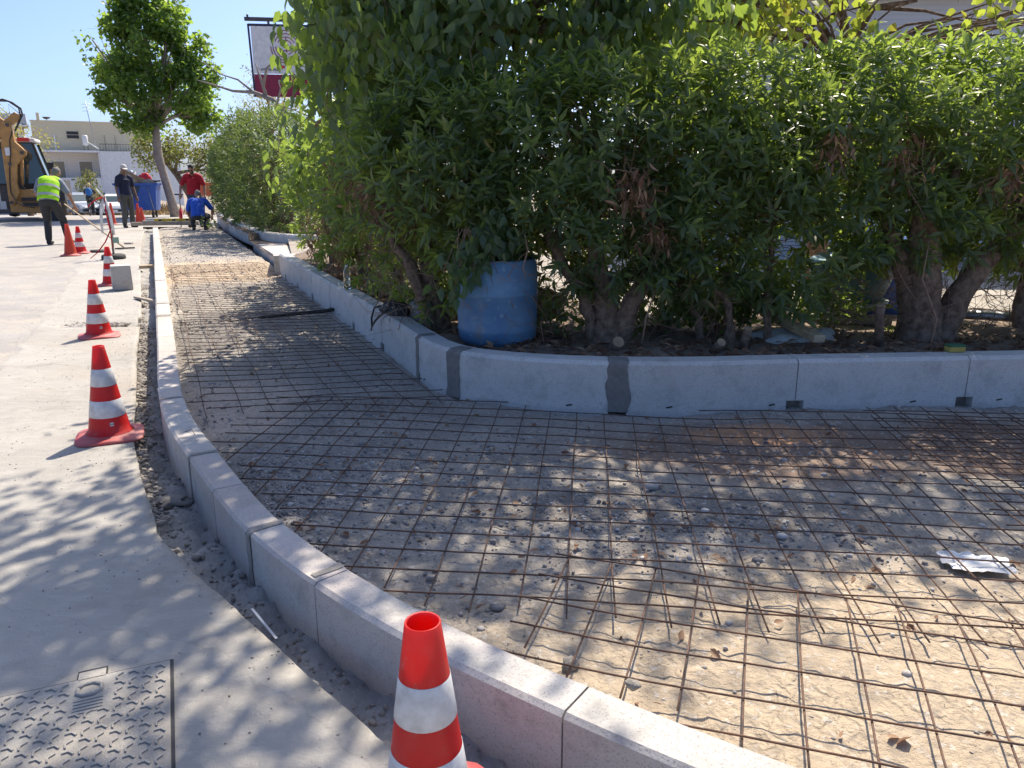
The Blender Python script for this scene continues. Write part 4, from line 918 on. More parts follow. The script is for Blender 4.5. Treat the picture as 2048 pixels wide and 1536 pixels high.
# backlit tree with heart-shaped leaves and bare branches, top right
tree('backlit tree with yellow green heart shaped leaves behind the hedge', (1.75, 7.6, .25), [(0, 0, -.1), (.05, 0, 1.0), (-.1, .0, 1.7), (-.05, 0, 2.2)], [.1, .085, .07, .06],
     [((-.6, -.2, 2.35), (.7, .6, .5)), ((.2, -.1, 2.6), (.7, .6, .5)), ((-.3, 0, 3.1), (.9, .7, .5)), ((.55, -1.4, 4.5), (.75, .5, .35)), ((1.4, -1.3, 4.7), (.75, .5, .35)), ((2.3, -1.2, 4.8), (.8, .5, .35)), ((1.0, -1.8, 4.2), (.7, .4, .3))], 330, 15, (.06, .1), (.85, 1.0), 'vine', 68, T_OVATE, .15, .6, hang=.4, holes=-.2)  # high front lobes are out of view, added to shade the sidewalk base
root = tree('tree of bare arching branches with few yellow leaves before the house', (3.25, 8.3, .25), [(0, 0, -.1), (.0, 0, 1.2), (.05, .0, 2.0), (.1, 0, 2.5)], [.12, .1, .09, .08],
     [((.6, -.3, 2.75), (1.1, .5, .45)), ((-.3, -.1, 2.9), (.7, .5, .4)), ((1.7, -.4, 2.7), (.8, .5, .4))], 46, 9, (.07, .11), (.85, 1.0), 'vine', 69, T_OVATE, .14, .6, hang=.4)
g = np.random.default_rng(70); mb = MB()
for i in range(46):
    a = g.uniform(-.4, 3.4); b0 = np.array((.1, 0, 2.2)) + g.normal(0, .05, 3); d = np.array((math.cos(a) * g.uniform(.6, 1.7), g.uniform(-.5, .2), g.uniform(.1, .5)))
    p1 = b0 + d * .5 + np.array((0, 0, .15)); p2 = b0 + d + np.array((0, 0, .1)); p3 = p2 + np.array((d[0] * .35, g.normal(0, .1), g.normal(-.05, .15)))
    mb.tube([b0, p1, p2, p3], [.022, .014, .008, .003], 5)
mb.build('bare_branches', 'bark', root)
# dead branch in front of the sign
o = MB(); base = np.array((0, 0, 0.))
for pts, r_ in [([(.55, 0, -.35), (.2, 0, .05), (-.25, 0, .22), (-.75, 0, .25), (-1.3, 0, .42), (-1.6, 0, .5)], [.08, .06, .045, .03, .018, .006]), ([(.05, 0, .12), (-.05, 0, .5), (-.15, 0, .85)], [.045, .03, .012]), ([(-.02, 0, .3), (.1, 0, .75), (.35, 0, .95), (.5, 0, 1.05)], [.035, .03, .02, .01]), ([(-.25, 0, .22), (-.6, 0, .5), (-1.0, 0, .62), (-1.5, 0, .95)], [.03, .022, .014, .005]), ([(.55, 0, -.35), (1.2, .8, -.8), (1.7, 1.6, -1.6), (1.8, 1.8, -3.2)], [.08, .09, .11, .16]), ([(.3, 0, .0), (.4, 0, .3), (.36, 0, .45)], [.03, .02, .008])]:
    o.tube(pts, r_, 7)
o = o.build('dead_tree', 'barkpale'); o.location = (-5.9, 19.5, 3.15); tag(o, 'dead grey branching limb sticking up in front of the sign', 'dead tree')

# ------------------------------------------------------------------ things behind the wall
def bark_noise(): pass
root = empty('blue_barrel', (-.10, 5.24, .265), .25); root.scale = (1.09, 1.09, .98); tag(root, 'faded blue plastic barrel cut open, standing behind the low wall', 'barrel')
m, nt, b = newmat('faded_blue_plastic'); co = coord(nt)
col = mixc(nt, maprange(nt, noise_tex(nt, co, 5, 6), .35, .65), (.07, .17, .31), (.13, .25, .37))
col = mixc(nt, maprange(nt, noise_tex(nt, co, 16, 7, .7), .58, .7, 0, .8), col, (.30, .42, .50))
sep = nt.nodes.new('ShaderNodeSeparateXYZ'); nt.links.new(co, sep.inputs[0])
col = mixc(nt, maprange(nt, noise_tex(nt, co, 9, 5), .55, .7, 0, .55), col, (.22, .16, .11))
nt.links.new(col, b.inputs['Base Color']); b.inputs['Roughness'].default_value = .5; bump(nt, b, noise_tex(nt, co, 8, 3), .15, .02); M['barrel'] = m
mb = MB(); n = 48; prof = [(.20, 0), (.225, .012), (.243, .05), (.249, .10), (.252, .115), (.248, .13), (.251, .2), (.252, .34), (.257, .35), (.257, .37), (.252, .38), (.251, .50), (.246, .55), (.238, .565), (.236, .59)]; vs = []
for r_, z in prof:
    for k in range(n + 1):
        a = -.10 + (2 * math.pi - .22 * (1 if z < .5 else .5)) * k / n; w = r_ * (1 + .006 * noise.noise(V(math.cos(a) * 2, math.sin(a) * 2, z * 4)))
        vs.append((w * math.cos(a) * 1.0, w * math.sin(a), z))
mb.add(vs, [(i * (n + 1) + k, i * (n + 1) + k + 1, (i + 1) * (n + 1) + k + 1, (i + 1) * (n + 1) + k) for i in range(len(prof) - 1) for k in range(n)], True)
o = mb.build('shell', 'barrel', root); s = o.modifiers.new('thick', 'SOLIDIFY'); s.thickness = .006
MB().lathe([(.2, .0), (.02, .002)], 24).build('bottom', 'barrel', root)
plain('rustbrown', (.16, .08, .045), .9, bs=.4)
MB().add([(.225, .03, .02), (.255, .06, .02), (.262, .07, .3), (.255, .06, .5), (.235, .02, .5), (.232, .015, .3)], [(0, 1, 2, 5), (5, 2, 3, 4)]).build('torn_edge', 'rustbrown', root)
for a, z in ((-1.2, .115), (-1.2, .0)): pass
root = empty('teal_planter', (2.72, 6.2, .22), .2); root.scale = (1, 1, .78); tag(root, 'large teal oval planter on a stand seen under the hedge', 'planter'); plain('teal', (.10, .22, .25), .5); plain('palegreen', (.42, .47, .36), .5)
MB().lathe([(.21, .24), (.26, .3), (.31, .5), (.32, .66), (.30, .68), (.28, .66), (.0, .62)], 32, capb=True).build('pot', 'teal', root)
MB().lathe([(.24, .18), (.29, .2), (.30, .26), (.28, .26), (.26, .22), (0, .2)], 32, capb=True).build('tray', 'palegreen', root)
for k in range(4):
    a = .8 + k * 1.57; MB().tube([(.27 * math.cos(a), .27 * math.sin(a), .18), (.24 * math.cos(a), .24 * math.sin(a), .0)], .012, 8).build('leg', 'steel', root)
root = empty('blue_tub', (1.88, 6.7, .24)); tag(root, 'small blue tub behind the leaning timber under the hedge', 'tub')
MB().lathe([(.16, 0), (.20, .05), (.21, .33), (.22, .35), (.20, .35), (.18, .06), (0, .05)], 28, capb=True).build('shell', 'barrel', root)
root = empty('blue_drum', (3.15, 6.7, .24)); tag(root, 'dark blue drum in the shade behind the gnarled stump', 'drum')
MB().lathe([(.27, 0), (.29, .03), (.29, .28), (.30, .30), (.29, .32), (.29, .6), (.27, .64), (0, .64)], 28, capb=True).build('shell', 'bluebin', root)
plank('square timber leaning by the low wall under the hedge', (1.84, 5.55, .42), (1.98, 4.86, .36), .085, .05, 'wood', 'timber')
plank('thin batten lying on top of the leaning timber', (1.98, 5.7, .5), (2.05, 5.15, .40), .03, .03, 'wood', 'batten')
plank('pale board lying flat behind the timber under the hedge', (2.0, 5.95, .30), (2.9, 5.85, .30), .14, .03, 'woodgrey', 'board')
def stub(label, x, y, r_, h, lean):
    root = empty('cut_stem', (x, y, .27)); tag(root, label, 'cut stem'); top = (lean[0], lean[1], h)
    MB().tube([(0, 0, 0), (lean[0] * .5, lean[1] * .5, h * .55), top], [r_ * 1.2, r_, r_ * .95], 10).build('stem', 'bark', root)
    d = (V(*top) - V(lean[0] * .5, lean[1] * .5, h * .55)).normalized(); MB().tube([V(*top), V(*top) + d * .004], r_ * .93, 10).build('cut_face', 'cutwood', root)
stub('sawn stem stub with pale cut face under the thin stemmed shrub', 1.30, 4.86, .03, .09, (.02, -.10))
stub('upright sawn stem beside the cut stub under the hedge', 1.50, 4.9, .028, .16, (.01, -.05))
stub('thick sawn stub on the side of the forked trunk', .66, 4.92, .04, .08, (.02, -.1))
stub('sawn branch end on the left side of the gnarled stump', 2.42, 4.98, .028, .30, (-.05, -.06))
mb = MB(); blob(mb, (0, 0, .05), (.3, .2, .08), 2, 24, 12, .45, 3.0); o = mb.build('rock', 'wallstone'); o.location = (1.95, 5.25, .22); tag(o, 'flat grey rock under the end of the leaning timber', 'rock')
mb = MB(); blob(mb, (0, 0, .05), (.17, .12, .10), 9, 16, 10, .4, 2.0); o = mb.build('rock', 'wallstone'); o.location = (-.72, 6.0, .27); tag(o, 'grey rock behind the tool bag at the foot of the hedge', 'rock')
mb = MB(); blob(mb, (0, 0, .05), (.15, .12, .12), 4, 16, 10, .4, 2.0); plain('terracotta', (.42, .26, .15), .9); o = mb.build('rock', 'terracotta'); o.location = (.25, 5.75, .4); tag(o, 'tan rock behind the split in the barrel', 'rock')
o = MB().tube([(3.2, 6.0, .34), (3.6, 5.75, .36), (4.3, 5.6, .33)], .035, 10).build('grey_pipe', 'steel'); tag(o, 'pale grey pipe on the ground at the right edge under the hedge', 'pipe')
# loose wire stems over the stump
for i, (pts, lab) in enumerate([([(2.66, 4.8, .3), (2.68, 4.8, .5), (2.58, 4.85, .75), (2.62, 4.9, 1.0)], 'pale dry stem standing up beside the sponge'), ([(.84, 4.9, .3), (.86, 4.88, .5), (.95, 4.95, .75), (.9, 5.0, .9)], 'pale dry stem leaning on the forked trunk'), ([(.08, 4.95, 1.02), (.1, 4.92, .92), (.07, 4.9, .82), (.09, 4.9, .74)], 'curled dry stem hanging over the barrel')]):
    o = MB().tube(pts, [.007, .006, .005, .003], 6).build('dry_stem', 'twig'); tag(o, lab, 'dry stem')
# ------------------------------------------------------------------ buildings
plain('cream', (.68, .60, .43), .9, bs=.1); plain('housewhite', (.80, .80, .80), .85, bs=.1); plain('roomwhite', (.74, .69, .63), .85); plain('shutter', (.30, .27, .20), .7); plain('darkglass2', (.035, .03, .03), .2)
plain('brickbase', (.20, .12, .09), .9, bs=.5); plain('bluegrey', (.40, .44, .50), .8); plain('iron', (.12, .10, .09), .7, metal=.3); plain('plumwood', (.24, .11, .14), .7)
root = empty('town_house', (-39.2, 75, -2.3), R(27)); tag(root, 'cream and white flat roofed house with balcony at the end of the road', 'house'); dz = 2.3
def bx(name, x0, x1, y0, y1, z0, z1, mat, parent=root): return MB().box(((x0 + x1) / 2, (y0 + y1) / 2, (z0 + z1) / 2 + dz), (x1 - x0, y1 - y0, z1 - z0)).build(name, mat, parent)
bx('upper_wall', -4.7, 5.2, 1.6, 9, 3.9, 6.55, 'cream')
bx('parapet', -4.75, 5.25, 1.55, 9.05, 6.55, 6.68, 'cream')
bx('porch_back_wall', -4.6, .6, 1.5, 8.9, -2.3, 3.82, 'roomwhite')
bx('side_wall', .62, 7.5, -.35, 8.8, -2.3, 3.95, 'housewhite')
bx('roof_slab', -4.7, .6, -.4, 1.45, 3.82, 4.0, 'housewhite')
bx('corner_post', .5, .61, -.36, -.2, .2, 3.8, 'housewhite')
bal = bx('balcony_parapet', -4.3, .5, -.32, -.2, .2, 1.55, 'housewhite')
bx('balcony_floor', -4.3, .5, -.2, 1.48, .05, .2, 'housewhite')
for x0, x1, z0, z1 in ((-3.0, -2.7, 1.32, 1.42), (-2.0, -1.68, 1.32, 1.42), (-.7, -.6, .75, 1.4), (-.35, -.25, .75, 1.4), (0, .1, .75, 1.4)): bx('slot', x0, x1, -.326, -.31, z0, z1, 'darkglass2', bal)
for x0, x1 in ((-3.45, -2.45), (-1.2, -.15)):
    w = bx('window', x0 - .08, x1 + .08, 1.44, 1.49, .9, 3.1, 'housewhite'); bx('shutter', x0, x1, 1.41, 1.435, .9, 3.02, 'shutter', w)
w = bx('window', -2.0, -.85, 1.56, 1.6, 5.05, 5.85, 'cream'); bx('pane', -1.92, -.93, 1.54, 1.558, 5.47, 5.75, 'darkglass2', w); bx('pane', -1.92, -.93, 1.54, 1.558, 5.12, 5.42, 'darkglass2', w)
bx('base_wall', -4.6, .55, -.1, 1.4, -2.3, .04, 'brickbase')
mb = MB(); mb.lathe([(0, 0), (.24, .02), (.25, .1), (.25, .85), (.2, .93), (0, .95)], 16, (-.45, .6, 4.45 + dz)); mb.build('water_tank', 'white', root)
for x in (-.62, -.28): MB().tube([(x, .6, 4.0 + dz), (x, .6, 4.5 + dz)], .03, 6).build('tank_leg', 'iron', root)
MB().tube([(-.2, .6, 4.7 + dz), (.2, .3, 4.45 + dz), (.55, 0, 4.2 + dz)], .06, 8).build('tank_pipe', 'white', root)
mast = MB().tube([(.45, .3, 3.95 + dz), (.2, .4, 6.0 + dz), (.0, .4, 8.4 + dz)], .035, 6).build('antenna_mast', 'steel', root)
for z in (7.5, 7.8, 8.1): MB().tube([(-.35, .4, z + dz), (.4, .4, z + dz + .05)], .014, 5).build('antenna_rod', 'steel', mast)
rail = MB().tube([(.7, -.25, 4.6 + dz), (3.2, -.25, 4.6 + dz)], .03, 6).build('railing', 'iron', root)
MB().tube([(.7, -.25, 4.05 + dz), (3.2, -.25, 4.05 + dz)], .02, 6).build('rail_bar', 'iron', rail)
for k in range(11): MB().tube([(.75 + k * .24, -.25, 3.95 + dz), (.75 + k * .24, -.25, 4.6 + dz)], .014, 5).build('baluster', 'iron', rail)
MB().lathe([(0, .0), (.18, .03), (.3, .12), (.34, .2)], 18, (-3.4, 2.2, 6.8 + dz)).build('satellite_dish', 'iron', root)
MB().tube([(-3.4, 2.2, 6.5 + dz), (-3.4, 2.2, 6.9 + dz)], .04, 6).build('dish_post', 'white', root)
bx('chimney', -4.2, -3.95, 2.0, 2.3, 6.6, 7.35, 'cream')
bx('downpipe', -3.0, -2.88, 1.5, 1.58, 3.95, 5.4, 'housewhite')
for x in (1.2, 2.1): bx('panel_moulding', x - .02, x + .02, 1.56, 1.61, 4.2, 5.5, 'shutter')
# the building left of it, mostly behind the digger
root = empty('neighbour_house', (-46.5, 73, -2.3), R(30)); tag(root, 'pale blue grey house with awning behind the yellow tree', 'house')
bx('wall', -6, 2.0, 0, 8, -2.3, 6.3, 'roomwhite', root); bx('attic', -4, 2.4, .3, 8, 6.3, 7.2, 'bluegrey', root)
MB().prism([(-.8, 5.65 + dz), (-.8, 5.75 + dz), (2.6, 6.2 + dz), (2.6, 6.1 + dz)], -1.2, .05).build('awning', 'white', root)
for z in (4.6, 2.2): w = bx('window', .8, 1.7, -.05, 0.02, z, z + 1.0, 'housewhite', root); bx('pane', .88, 1.62, -.065, -.052, z + .08, z + .92, 'darkglass2', w)
for x in (.2, 1.2): MB().tube([(x, .5, 7.2 + dz), (x, .5, 8.0 + dz), (x + .8, .5, 7.2 + dz)], .03, 5).build('roof_rail', 'iron', root)
# house behind the hedge, with horizontal siding
m, nt, b = newmat('white_siding'); co = coord(nt)
wv = nd(nt, 'ShaderNodeTexWave', Scale=5.2); wv.bands_direction = 'Z'; wv.wave_profile = 'SAW'; nt.links.new(co, wv.inputs['Vector'])
nt.links.new(mixc(nt, maprange(nt, wv.outputs['Fac'], .9, 1.0), (.56, .61, .70), (.36, .40, .48)), b.inputs['Base Color']); b.inputs['Roughness'].default_value = .6; bump(nt, b, wv.outputs['Fac'], .5, .02); M['siding'] = m  # blue sky fill on the white paint is put into this colour
root = empty('sided_house', (0, 0, 0)); tag(root, 'white house with horizontal siding behind the right part of the hedge', 'house')
MB().box((7.0, 13.5, 1.9), (9.2, 4.4, 3.6)).build('wall', 'siding', root)
MB().prism([(2.1, 3.7), (7.0, 4.7), (11.9, 3.7)], 11.0, 16.0).build('roof', 'terracotta', root)
w = MB().box((5.6, 11.27, 1.6), (1.3, .06, 1.3)).build('window', 'white', root); MB().box((5.6, 11.235, 1.6), (1.14, .02, 1.14)).build('pane', 'darkglass2', w)
# ------------------------------------------------------------------ hanging sign on posts
root = empty('hanging_sign', (-6.2, 22, 0), R(8)); tag(root, 'white and maroon hanging sign with spiral emblem behind the weeping tree', 'sign')
plain('signwhite', (.74, .73, .74), .5); plain('maroon', (.26, .012, .05), .5); plain('navyframe', (.03, .025, .07), .5)
MB().box((.12, 0, 4.68), (1.56, .04, 1.18)).build('upper_panel', 'signwhite', root)
MB().box((.12, 0, 3.79), (1.56, .042, .56)).build('lower_panel', 'maroon', root)
for a, b_ in (((-.68, 0, 3.5), (-.72, 0, 5.3)), ((-.72, 0, 5.28), (.95, 0, 5.28)), ((.92, 0, 3.5), (.95, 0, 5.3))): MB().bar(a, b_, .045, .06).build('frame', 'navyframe', root)
MB().bar((-.80, 0, 5.42), (1.1, 0, 5.42), .07, .09).build('crossbar', 'darkmetal', root)
for x in (-.2, .6): MB().tube([(x, 0, 5.3), (x, 0, 5.4)], .03, 8).build('hanger', 'darkmetal', root)
MB().tube([(1.08, 0, 0), (1.08, 0, 5.5)], .05, 10).build('post', 'darkmetal', root)
MB().ell((-.72, 0, 5.5), (.03, .03, .04)).build('finial', 'darkmetal', root)
def arcpts(cx, cz, r_, a0, a1, n=16): return [(cx + r_ * math.cos(R(a0 + (a1 - a0) * i / n)), -.026, cz + r_ * math.sin(R(a0 + (a1 - a0) * i / n))) for i in range(n + 1)]
emb = MB().tube([(.22, -.026, 5.0)] + [(.22, -.026, 4.62)], .010, 5).build('emblem', 'maroon', root)
for r_ in (.40, .34, .27, .2): MB().tube(arcpts(.22, 4.75, r_, 178, 262) + [(.22 - .03, -.026, 4.75 - r_ * .92)], .010, 5).build('emblem_line', 'maroon', emb)
for r_ in (.42, .36, .29, .22, .14): MB().tube(arcpts(.25, 4.72, r_, 270, 372), .010, 5).build('emblem_line', 'maroon', emb)
for r_ in (.38, .3, .22, .14): MB().tube(arcpts(.22, 4.78, r_, 20, 160), .010, 5).build('emblem_line', 'maroon', emb)
MB().tube([(.12, -.026, 4.66), (.34, -.026, 4.66)], .010, 5).build('emblem_line', 'maroon', emb)
def text(body, loc, size, mat, parent, name='lettering'):
    c = bpy.data.curves.new('t', 'FONT'); c.body = body; c.size = size; c.extrude = .002; t = bpy.data.objects.new('t', c); COL.objects.link(t)
    dg = bpy.context.evaluated_depsgraph_get(); me = bpy.data.meshes.new_from_object(t.evaluated_get(dg)); bpy.data.objects.remove(t)
    me.materials.clear(); me.materials.append(M[mat]); o = link(name, me, parent); o.location = loc; o.rotation_euler = (R(90), 0, 0); return o
text('T. 6974 203942', (-.58, -.03, 4.16), .085, 'black', root); text('pago', (-.05, -.03, 3.88), .13, 'signwhite', root)
MB().box((.06, -.026, 4.26), (.16, .008, .07)).build('red_mark', 'tapered', root)
# ------------------------------------------------------------------ dry grass bank below the house
g = np.random.default_rng(80); n = 2600
P = np.stack([g.normal(-31.3, 1.9, n), g.uniform(60.5, 66, n), np.zeros(n)], -1); P[:, 2] = -1.4 + .9 * np.exp(-((P[:, 0] + 31.5) / 1.8)**2) * (P[:, 1] - 60) / 5
A = g.normal(0, .35, (n, 3)) + np.array((0, -.2, 1)); L = g.uniform(.4, 1.0, n)
o = leaves('dry_grass', P, A, g.normal(size=(n, 3)), L, L * .08, 'grass', None, T_DIAM, g.uniform(0, 1, n)); tag(o, kind='stuff')
rows = [[(x, y, -1.45 + (1.1 * math.exp(-((x + 31.5) / 3.0)**2)) * max(0, min(1, (y - 60) / 6))) for x in np.linspace(-40, -22, 20)] for y in np.linspace(60, 70, 10)]
sheet('bank', rows, 'earth')
# ------------------------------------------------------------------ cars
plain('silver', (.30, .33, .37), .35, metal=.4); plain('carwhite', (.72, .72, .71), .35); plain('headlight', (.75, .78, .8), .15); plain('orangelight', (.8, .25, .03), .3); plain('redlight', (.6, .02, .02), .3)
def car(label, x, y, rz, paint, L=4.3, Wd=1.78, H=1.5):
    root = empty('parked_car', (x, y, gz(y) - .005), rz); tag(root, label, 'car', 'cars parked down the road')
    # front looks along -Y; cross sections along y: (y, half width, belt z, roof z, roof half width)
    secs = [(-L / 2, .68, .52, .60, .62), (-L / 2 + .12, .82, .60, .74, .74), (-L / 2 + .55, .87, .70, .86, .78), (-L / 2 + 1.15, .89, .82, .96, .80), (-L / 2 + 1.75, .89, .90, H - .12, .62), (-L / 2 + 2.2, .89, .92, H, .60), (L / 2 - 1.0, .89, .94, H, .60), (L / 2 - .45, .88, .94, H - .12, .58), (L / 2 - .1, .85, .9, 1.05, .7), (L / 2, .75, .75, .9, .65)]
    mb = MB(); vs = []; k = 10
    for yy, w, bz, rz_, rw in secs:
        w *= Wd / 1.78
        ring = [(-w * .92, .24), (-w, .42), (-w, bz), (-rw, rz_ - .05), (-rw * .85, rz_), (rw * .85, rz_), (rw, rz_ - .05), (w, bz), (w, .42), (w * .92, .24)]
        vs += [(a, yy, c) for a, c in ring]
    mb.add(vs, [(i * k + j, i * k + (j + 1) % k, (i + 1) * k + (j + 1) % k, (i + 1) * k + j) for i in range(len(secs) - 1) for j in range(k)] + [tuple(range(k)), tuple((len(secs) - 1) * k + j for j in range(k))])
    mb.build('body', paint, root)
    y0, y1 = secs[3][0], secs[4][0]
    MB().add([(-.72, y0 + .06, .99), (.72, y0 + .06, .99), (.56, y1 - .05, H - .15), (-.56, y1 - .05, H - .15)], [(0, 1, 2, 3)]).build('windscreen', 'darkglass', root).modifiers.new('t', 'SOLIDIFY').thickness = .03
    for s in (-1, 1):
        MB().add([(s * .895, y0 + .5, .96), (s * .905, L / 2 - .7, .97), (s * .66, L / 2 - .9, H - .12), (s * .67, y1 + .15, H - .14)], [(0, 1, 2, 3)]).build('side_window', 'darkglass', root).modifiers.new('t', 'SOLIDIFY').thickness = .03
        MB().box((s * .62, -L / 2 + .06, .62), (.32, .14, .15)).build('headlight', 'headlight', root)
        MB().ell((s * 1.0, y0 + .35, .98), (.1, .06, .07)).build('mirror', paint, root)
        for yy in (-L / 2 + .8, L / 2 - .8):
            w = MB().tube([(s * .70, yy, .32), (s * .90, yy, .32)], .32, 20).build('wheel', 'rubber', root); MB().tube([(s * .895, yy, .32), (s * .912, yy, .32)], .2, 14).build('rim', 'steel', w)
    MB().box((0, -L / 2 - .005, .42), (1.2, .06, .16)).build('grille', 'black', root)
    MB().box((0, -L / 2 - .04, .40), (.5, .02, .11)).build('number_plate', 'white', root)
    return root
car('silver grey car parked down the road, seen from its front corner', -31.6, 57.5, R(52), 'silver', H=1.62)
car('white car parked down the road behind the cyclist', -28.9, 57.5, R(24), 'carwhite')
# ------------------------------------------------------------------ blue wheeled dumpster with rubbish
root = empty('dumpster', (-13.75, 29.2, 0), R(14)); tag(root, 'blue wheeled dumpster overflowing with rubbish beside the street tree', 'dumpster')
mb = MB(); vs = [(-.55, -.42, .28), (.62, -.42, .28), (.62, .42, .28), (-.55, .42, .28), (-.68, -.5, 1.18), (.70, -.5, 1.18), (.70, .5, 1.18), (-.68, .5, 1.18)]
mb.add(vs, [(0, 3, 2, 1), (0, 1, 5, 4), (1, 2, 6, 5), (2, 3, 7, 6), (3, 0, 4, 7)]); o = mb.build('body', 'bluebin', root); o.modifiers.new('t', 'SOLIDIFY').thickness = .03
for a, b_ in (((-.72, -.52, 1.2), (.74, -.52, 1.2)), ((-.72, .52, 1.2), (.74, .52, 1.2)), ((-.7, -.52, 1.2), (-.7, .52, 1.2)), ((.72, -.52, 1.2), (.72, .52, 1.2))): MB().bar(a, b_, .07, .07).build('rim', 'bluebin', root)
plain('binshadow', (.06, .09, .13), .8); poly = [(-.35 + .0, 1.15), (-.32, 1.02), (-.25, .93), (-.2, .80), (-.08, .74), (.04, .8), (.08, .93), (.15, 1.02), (.18, 1.15)]
MB().add([(x, -.505 + (1.18 - z) * .09 - .012, z) for x, z in poly], [tuple(range(len(poly)))]).build('pocket', 'binshadow', root).modifiers.new('t', 'SOLIDIFY').thickness = .01
MB().tube([(.42, -.54, 1.15), (.55, -.47, .3)], .014, 6).build('strap', 'steel', root)
MB().tube([(.62, -.30, 1.3), (.85, -.30, 1.32)], .03, 6).build('lid_hinge', 'darkmetal', root)
for x in (-.42, .48):
    for y in (-.32, .32):
        w = MB().tube([(x, y, .3), (x, y, .12)], .025, 8).build('castor', 'darkmetal', root); MB().tube([(x - .03, y, .11), (x + .03, y, .11)], .105, 16).build('wheel', 'rubber', w)
def rubbish(name, label, cat, mat, loc, r_, seed, rz=0):
    mb = MB(); blob(mb, (0, 0, 0), r_, seed, 16, 10, .35, 2.5); o = mb.build(name, mat); o.location = loc; o.rotation_euler = (0, 0, rz); tag(o, label, cat)
plain('redplastic', (.7, .03, .05), .5); plain('cardboard', (.42, .26, .14), .9)
rubbish('rubbish_bag', 'pale bag on top of the dumpster behind the cardboard box', 'bag', 'white', (-14.1, 29.4, 1.5), (.24, .2, .2), 1)
rubbish('rubbish_bag', 'grey bag bulging over the right rim of the dumpster', 'bag', 'woodgrey', (-13.35, 29.2, 1.24), (.26, .2, .14), 2)
rubbish('rubbish_bag', 'white bag sunk in the middle of the dumpster', 'bag', 'white', (-13.85, 29.3, 1.2), (.3, .25, .14), 6)
rubbish('rubbish_bag', 'bright red plastic bag on top of the dumpster', 'bag', 'redplastic', (-13.55, 29.4, 1.42), (.22, .14, .18), 3, .3)
root = empty('cardboard_box', (-14.05, 29.0, 1.15), R(14)); root.rotation_euler = (R(-6), R(28), R(14)); tag(root, 'large tilted cardboard box sticking out of the dumpster', 'box')
o = MB().box((.1, .1, .22), (.95, .36, .55)).build('carton', 'cardboard', root); bevel(o, .01)
MB().box((.15, -.083, .28), (.2, .004, .1)).build('print', 'wood', root)
root = empty('orange_barrier', (-12.0, 31.2, 0)); tag(root, 'orange plastic panel behind the trunk of the street tree', 'panel'); plain('orangeplastic', (.55, .14, .06), .6)
bevel(MB().box((0, 0, 1.0), (.5, .06, .5)).build('panel', 'orangeplastic', root), .04); MB().tube([(-.2, 0, 0), (-.2, 0, .8)], .02, 6).build('leg', 'darkmetal', root); MB().tube([(.2, 0, 0), (.2, 0, .8)], .02, 6).build('leg', 'darkmetal', root)
# ------------------------------------------------------------------ digger (backhoe) seen from behind
root = empty('backhoe_digger', (-16.45, 26.5, 0), R(24)); tag(root, 'tan backhoe digger with folded boom at the left edge', 'digger')
o = MB().prism([(-.32, .65), (-.29, 2.4), (-.2, 3.19), (.08, 3.16), (.11, 2.58), (.39, 2.26), (.36, 2.14), (.08, 1.82), (-.01, 1.24), (.02, .95), (-.2, .51)], -.16, .16).build('boom', 'tan', root); bevel(o, .03)
o = MB().prism([(-1.15, 2.05), (-1.0, 2.45), (-.51, 2.95), (-.24, 3.36), (-.1, 3.22), (.22, 3.50), (.38, 3.38), (.33, 3.24), (.02, 3.02), (-.22, 2.72), (-.52, 2.46), (-.95, 1.9)], -.12, .13).build('dipper_arm', 'tan', root); bevel(o, .025)
for x, z in ((-.36, 3.12), (-.02, 3.08), (.27, 2.22), (-.12, 1.86), (-.24, .62)): MB().tube([(x, -.2, z), (x, .2, z)], .055, 14).build('pivot_pin', 'darkmetal', root)
for pts, r_ in [([(-.41, -.1, 3.2), (-.42, -.1, 3.55), (-.3, -.1, 3.78), (-.05, -.1, 3.87), (.2, -.1, 3.78), (.42, -.1, 3.6), (.44, -.1, 3.42), (.33, -.12, 3.2), (.17, -.15, 2.9)], .03), ([(-.36, -.05, 3.3), (-.36, -.05, 3.6), (-.15, -.05, 3.82), (.1, -.05, 3.82), (.36, -.05, 3.62), (.38, -.08, 3.35), (.22, -.12, 3.0)], .025), ([(.1, -.18, 2.9), (-.02, -.18, 2.6), (-.05, -.18, 2.2), (-.15, -.18, 1.7), (-.2, -.18, 1.3), (-.22, -.2, .95), (-.1, -.22, .65), (.15, -.22, .5), (.4, -.2, .45)], .018), ([(.15, .0, 1.8), (.12, 0, 1.5), (.08, -.05, 1.2), (.2, -.1, 1.05)], .018)]: MB().tube(pts, r_, 7).build('hydraulic_hose', 'rubber', root)
MB().tube([(.22, .0, 2.1), (.1, .05, 1.2)], .06, 10).build('hydraulic_cylinder', 'tan', root); MB().tube([(-.6, -.18, 2.4), (-1.2, -.18, 1.75)], .05, 10).build('hydraulic_cylinder', 'steel', root)
MB().box((-.13, -.165, 2.25), (.14, .01, .25)).build('decal', 'white', root)
o = MB().prism([(-.35, .3), (-.35, .62), (.0, 1.05), (.85, 1.05), (.95, .75), (.92, .35), (.6, .25)], .1, .35).build('rear_frame', 'tan', root); bevel(o, .03)
MB().bar((-1.0, .2, .33), (1.0, .2, .33), .16, .14).build('stabiliser_beam', 'darkmetal', root)
for z in (.55, .72): MB().bar((0.02, .06, z), (.72, .06, z), .12, .11).build('slide_rail', 'rubber', root)
for x in (.72, .9): MB().bar((x, .05, .35), (x, .05, 1.1), .09, .1).build('frame_upright', 'tan', root)
o = MB().prism([(.62, .0), (.66, .3), (1.06, .3), (1.16, .0)], -.05, .45).build('stabiliser_foot', 'rubber', root)
